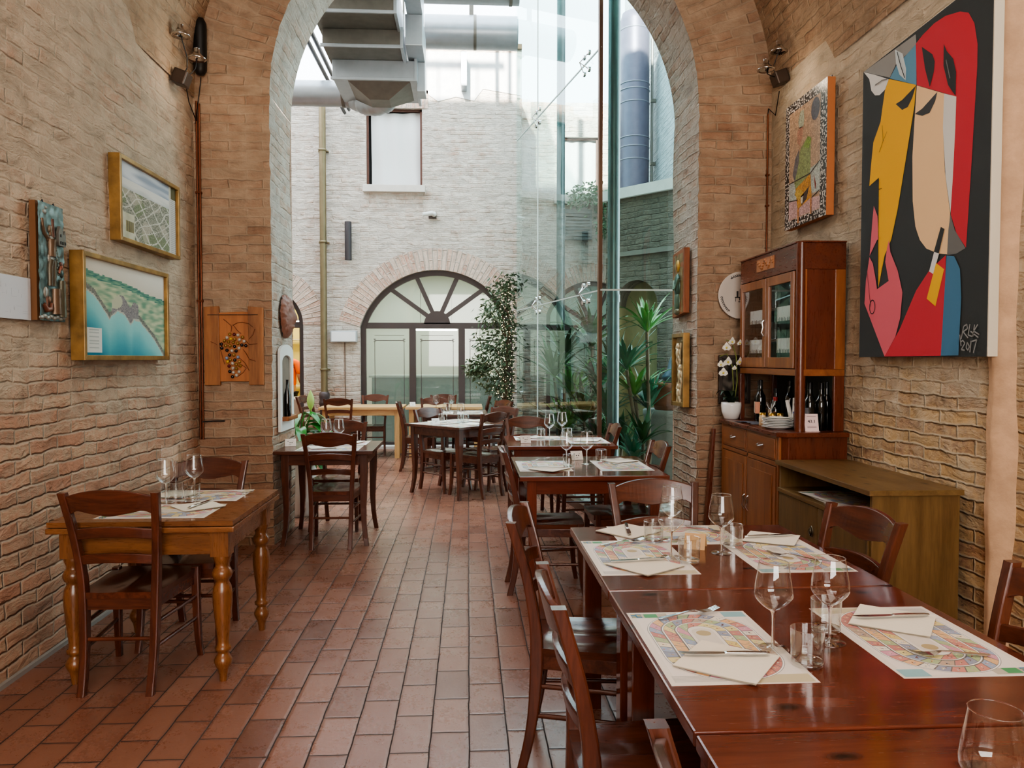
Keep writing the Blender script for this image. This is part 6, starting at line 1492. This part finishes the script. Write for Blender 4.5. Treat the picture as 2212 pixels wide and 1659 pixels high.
# person in the kitchen
t = thing('person', 'person in an orange T-shirt standing with their back turned in the kitchen', 'person', (-3.36, 14.5, 0), radians(-8))
def skin(name, V, E, R, mat, par, root=0):
    me = bpy.data.meshes.new(name); me.from_pydata(V, E, []); o = bpy.data.objects.new(name, me); COL.objects.link(o); o.parent = par
    md = o.modifiers.new('Skin', 'SKIN'); md.use_smooth_shade = True
    for i, r in enumerate(R): me.skin_vertices[0].data[i].radius = r if isinstance(r, tuple) else (r, r)
    for i in range(len(V)): me.skin_vertices[0].data[i].use_root = (i == root)
    o.modifiers.new('Sub', 'SUBSURF').levels = 2; o.modifiers['Sub'].render_levels = 2
    me.materials.append(mat)
    dg = bpy.context.evaluated_depsgraph_get(); m2 = bpy.data.meshes.new_from_object(o.evaluated_get(dg)); o.modifiers.clear(); o.data = m2
    m2.polygons.foreach_set('use_smooth', [True]*len(m2.polygons)); return o
SK = plain('skin', C(190,140,110), .5)
V = [(0, 0, .95), (0, 0, 1.15), (0, .01, 1.32), (0, .01, 1.45), (0, .0, 1.53), (0, -.01, 1.6), (0, -.015, 1.69)]
E_ = [(i, i+1) for i in range(6)]; R_ = [(.14, .1), (.14, .1), (.16, .1), (.1, .07), (.05, .05), (.075, .085), (.07, .08)]
def chain(start, pts, rs):
    b = len(V); E_.append((start, b))
    for i, (p, r) in enumerate(zip(pts, rs)):
        V.append(p); R_.append(r)
        if i: E_.append((b+i-1, b+i))
    return b+len(pts)-1
for s in (-1, 1):
    e = chain(3, [(s*.18, .0, 1.42), (s*.235, .0, 1.15), (s*.2, .2, 1.02), (s*.19, .28, 1.02)], [.055, .043, .034, .032])
    for k in range(4): chain(e, [(s*(.19-.018*(k-1.5)), .33, 1.02-.002*k), (s*(.19-.02*(k-1.5)), .375-.006*abs(k-1.5), 1.0)], [.009, .008])
    chain(e, [(s*.15, .30, 1.015), (s*.135, .335, 1.005)], [.011, .009])
    chain(0, [(s*.09, 0, .86), (s*.1, .01, .48), (s*.1, -.02, .08), (s*.1, .12, .04)], [.085, .06, .042, .035])
skin('body', V, E_, R_, SK, t)
m = MB()
for s in (-1, 1):
    m.ball((s*.03, .075, 1.63), .009, 8, 6); m.ball((s*.078, -.005, 1.62), .02, 8, 6, (.4, .8, 1.3))
m.ball((0, .09, 1.6), .013, 8, 6, (.8, 1, 1.3)); m.ball((0, .078, 1.56), .02, 8, 6, (1.2, .4, .3)); m.build('face', plain('face_tone', C(150,100,80), .5), t)
m = MB(); m.ball((0, -.03, 1.67), .095, 18, 12, (.92, 1.0, .98)); m.build('hair', plain('dark_hair', C(34,26,22), .6), t)
V = [(0, 0, .93), (0, 0, 1.12), (0, .0, 1.3), (0, 0, 1.44)]; E_ = [(0, 1), (1, 2), (2, 3)]; R_ = [(.19, .135), (.175, .13), (.19, .125), (.12, .09)]
for s in (-1, 1): chain(3, [(s*.19, 0, 1.42), (s*.25, .0, 1.2)], [.075, .075])
skin('shirt', V, E_, R_, plain('orange_cotton', C(246,110,20), .85, 0, .1, 30), t)
V = [(0, 0, .95)]; E_ = []; R_ = [(.16, .12)]
for s in (-1, 1): chain(0, [(s*.095, 0, .85), (s*.1, .01, .48), (s*.1, -.02, .1)], [.1, .075, .06])
skin('trousers', V, E_, R_, plain('black_trousers', C(22,22,24), .8), t)
t = thing('shelf_unit', 'pale shelf unit with dark odds and ends at the back of the kitchen', 'shelf', (-3.9, 17.1, 0)); m = MB()
for z in (.4, .9, 1.4, 1.9): m = MB(); m.box(-.67, .87, -.15, .2, z, z+.03); m.build('shelf', plain('cream_shelf', C(216,206,170), .6), t)
for x in (-.7, .87): m = MB(); m.box(x, x+.03, -.15, .2, 0, 2.0); m.build('upright', plain('cream_shelf', C(216,206,170), .6), t)
t = thing('tube_light', 'bright tube light glowing through the top of the kitchen doorway', 'light'); m = MB(); m.box(-3.9, -2.7, 14.0, 14.12, 2.12, 2.18); m.build('tube', emit('tube_glow', (1, .98, .92), 8), t)
m = MB(); m.box(-3.92, -2.68, 13.98, 14.14, 2.18, 2.22); m.tube([(-3.7, 14.06, 2.2), (-3.7, 14.06, 3.29)], .008, 6); m.tube([(-2.9, 14.06, 2.2), (-2.9, 14.06, 3.29)], .008, 6); m.build('housing', WHITEPAINT, t)
t = thing('tube_light', 'bright tube light glowing behind the middle pane of the arched window', 'light'); m = MB(); m.box(-.95, -.2, 13.75, 13.85, 2.0, 2.05); m.build('tube', emit('tube_glow2', (1, 1, .96), 10), t)
m = MB(); m.box(-.98, -.17, 13.73, 13.87, 2.05, 2.09); m.tube([(-.85, 13.8, 2.08), (-.85, 13.8, 3.29)], .008, 6); m.tube([(-.3, 13.8, 2.08), (-.3, 13.8, 3.29)], .008, 6); m.build('housing', WHITEPAINT, t)
# easel leg leaning beside the buffet
t = thing('wooden_prop', 'thin dark wooden board leaning beside the buffet', 'board'); m = MB(); m.prism([(1.92, .0), (1.96, .0), (2.01, .93), (1.99, .93)], 6.14, 6.2, lambda u, v, h: (u, h, v)); m.build('board', mahog('Z'), t, bevel=.003)

# ---------------------------------------------------------------- lights
def area(name, loc, rot, sx, sy, power, col):
    l = bpy.data.lights.new(name, 'AREA'); l.shape = 'RECTANGLE'; l.size = sx; l.size_y = sy; l.energy = power; l.color = col
    o = bpy.data.objects.new(name, l); COL.objects.link(o); o.location = loc; o.rotation_euler = [radians(a) for a in rot]; return o
def point(name, loc, power, col, r=.05):
    l = bpy.data.lights.new(name, 'POINT'); l.energy = power; l.color = col; l.shadow_soft_size = r
    o = bpy.data.objects.new(name, l); COL.objects.link(o); o.location = loc; return o
area('rear_fill_light', (.2, -3.3, 2.6), (100, 0, 0), 3.4, 2.8, 215, (1, .95, .90))  # fill light added behind the camera for assumed windows; none is built
area('vault_fill_light', (.2, 1.2, 5.3), (0, 0, 0), 2.4, 4.5, 52, (1, .92, .83))  # fill light added under the vault, no lamp hangs there
area('kitchen_light', (-3.6, 15.2, 3.2), (0, 0, 0), 1.5, 2, 70, (1, .92, .7))
area('dining_light', (-.6, 14.8, 3.2), (0, 0, 0), 2, 1.5, 45, (.96, 1, .94))
area('store_light', (2.3, 16.2, 3.2), (0, 0, 0), 1.5, 1.5, 20, (.9, 1, .97))
point('spot_glow_left', (XL+.3, 5.7, 3.55), 1.5, (1, .8, .58))
point('spot_glow_right', (XR-.3, 5.6, 3.55), 1.5, (1, .8, .58))
w = bpy.data.worlds.new('sky'); SC.world = w; w.use_nodes = True
nt = w.node_tree; bg = nt.nodes['Background']
tc = nd(nt, 'ShaderNodeTexCoord').outputs['Generated']
zz = nd(nt, 'ShaderNodeSeparateXYZ', {0: tc}).outputs[2]
nt.links.new(ramp(nt, zz, [(0, (.92, .95, 1.0)), (.6, (.80, .90, 1.0))]), bg.inputs[0]); bg.inputs[1].default_value = 4.6
sun = bpy.data.lights.new('sun', 'SUN'); sun.energy = 22; sun.angle = radians(1); sun.color = (1, .95, .86)
so = bpy.data.objects.new('sun', sun); COL.objects.link(so)
so.rotation_euler = Vector((-.22, -1.0, .56)).to_track_quat('Z', 'Y').to_euler()
# ---------------------------------------------------------------- camera
cam = bpy.data.cameras.new('camera'); co = bpy.data.objects.new('camera', cam); COL.objects.link(co)
cam.sensor_fit = 'HORIZONTAL'; cam.sensor_width = 36; cam.lens = 36*1661/2212.; cam.clip_start = .05
co.location = (0, 0, 1.5); co.rotation_euler = (radians(90-1.879), 0, radians(-3.237)); SC.camera = co
SC.view_settings.view_transform = 'AgX'
try: SC.view_settings.look = 'AgX - Medium High Contrast'
except Exception: pass
SC.view_settings.exposure = 0.72
cy = SC.cycles
cy.max_bounces = 7; cy.diffuse_bounces = 3; cy.glossy_bounces = 3; cy.transmission_bounces = 6; cy.transparent_max_bounces = 14
cy.caustics_reflective = False; cy.caustics_refractive = False; cy.sample_clamp_indirect = 4.0
cy.use_denoising = True; cy.use_adaptive_sampling = True; cy.adaptive_threshold = .08; cy.adaptive_min_samples = 12
try: cy.denoiser = 'OPENIMAGEDENOISE'
except Exception: pass
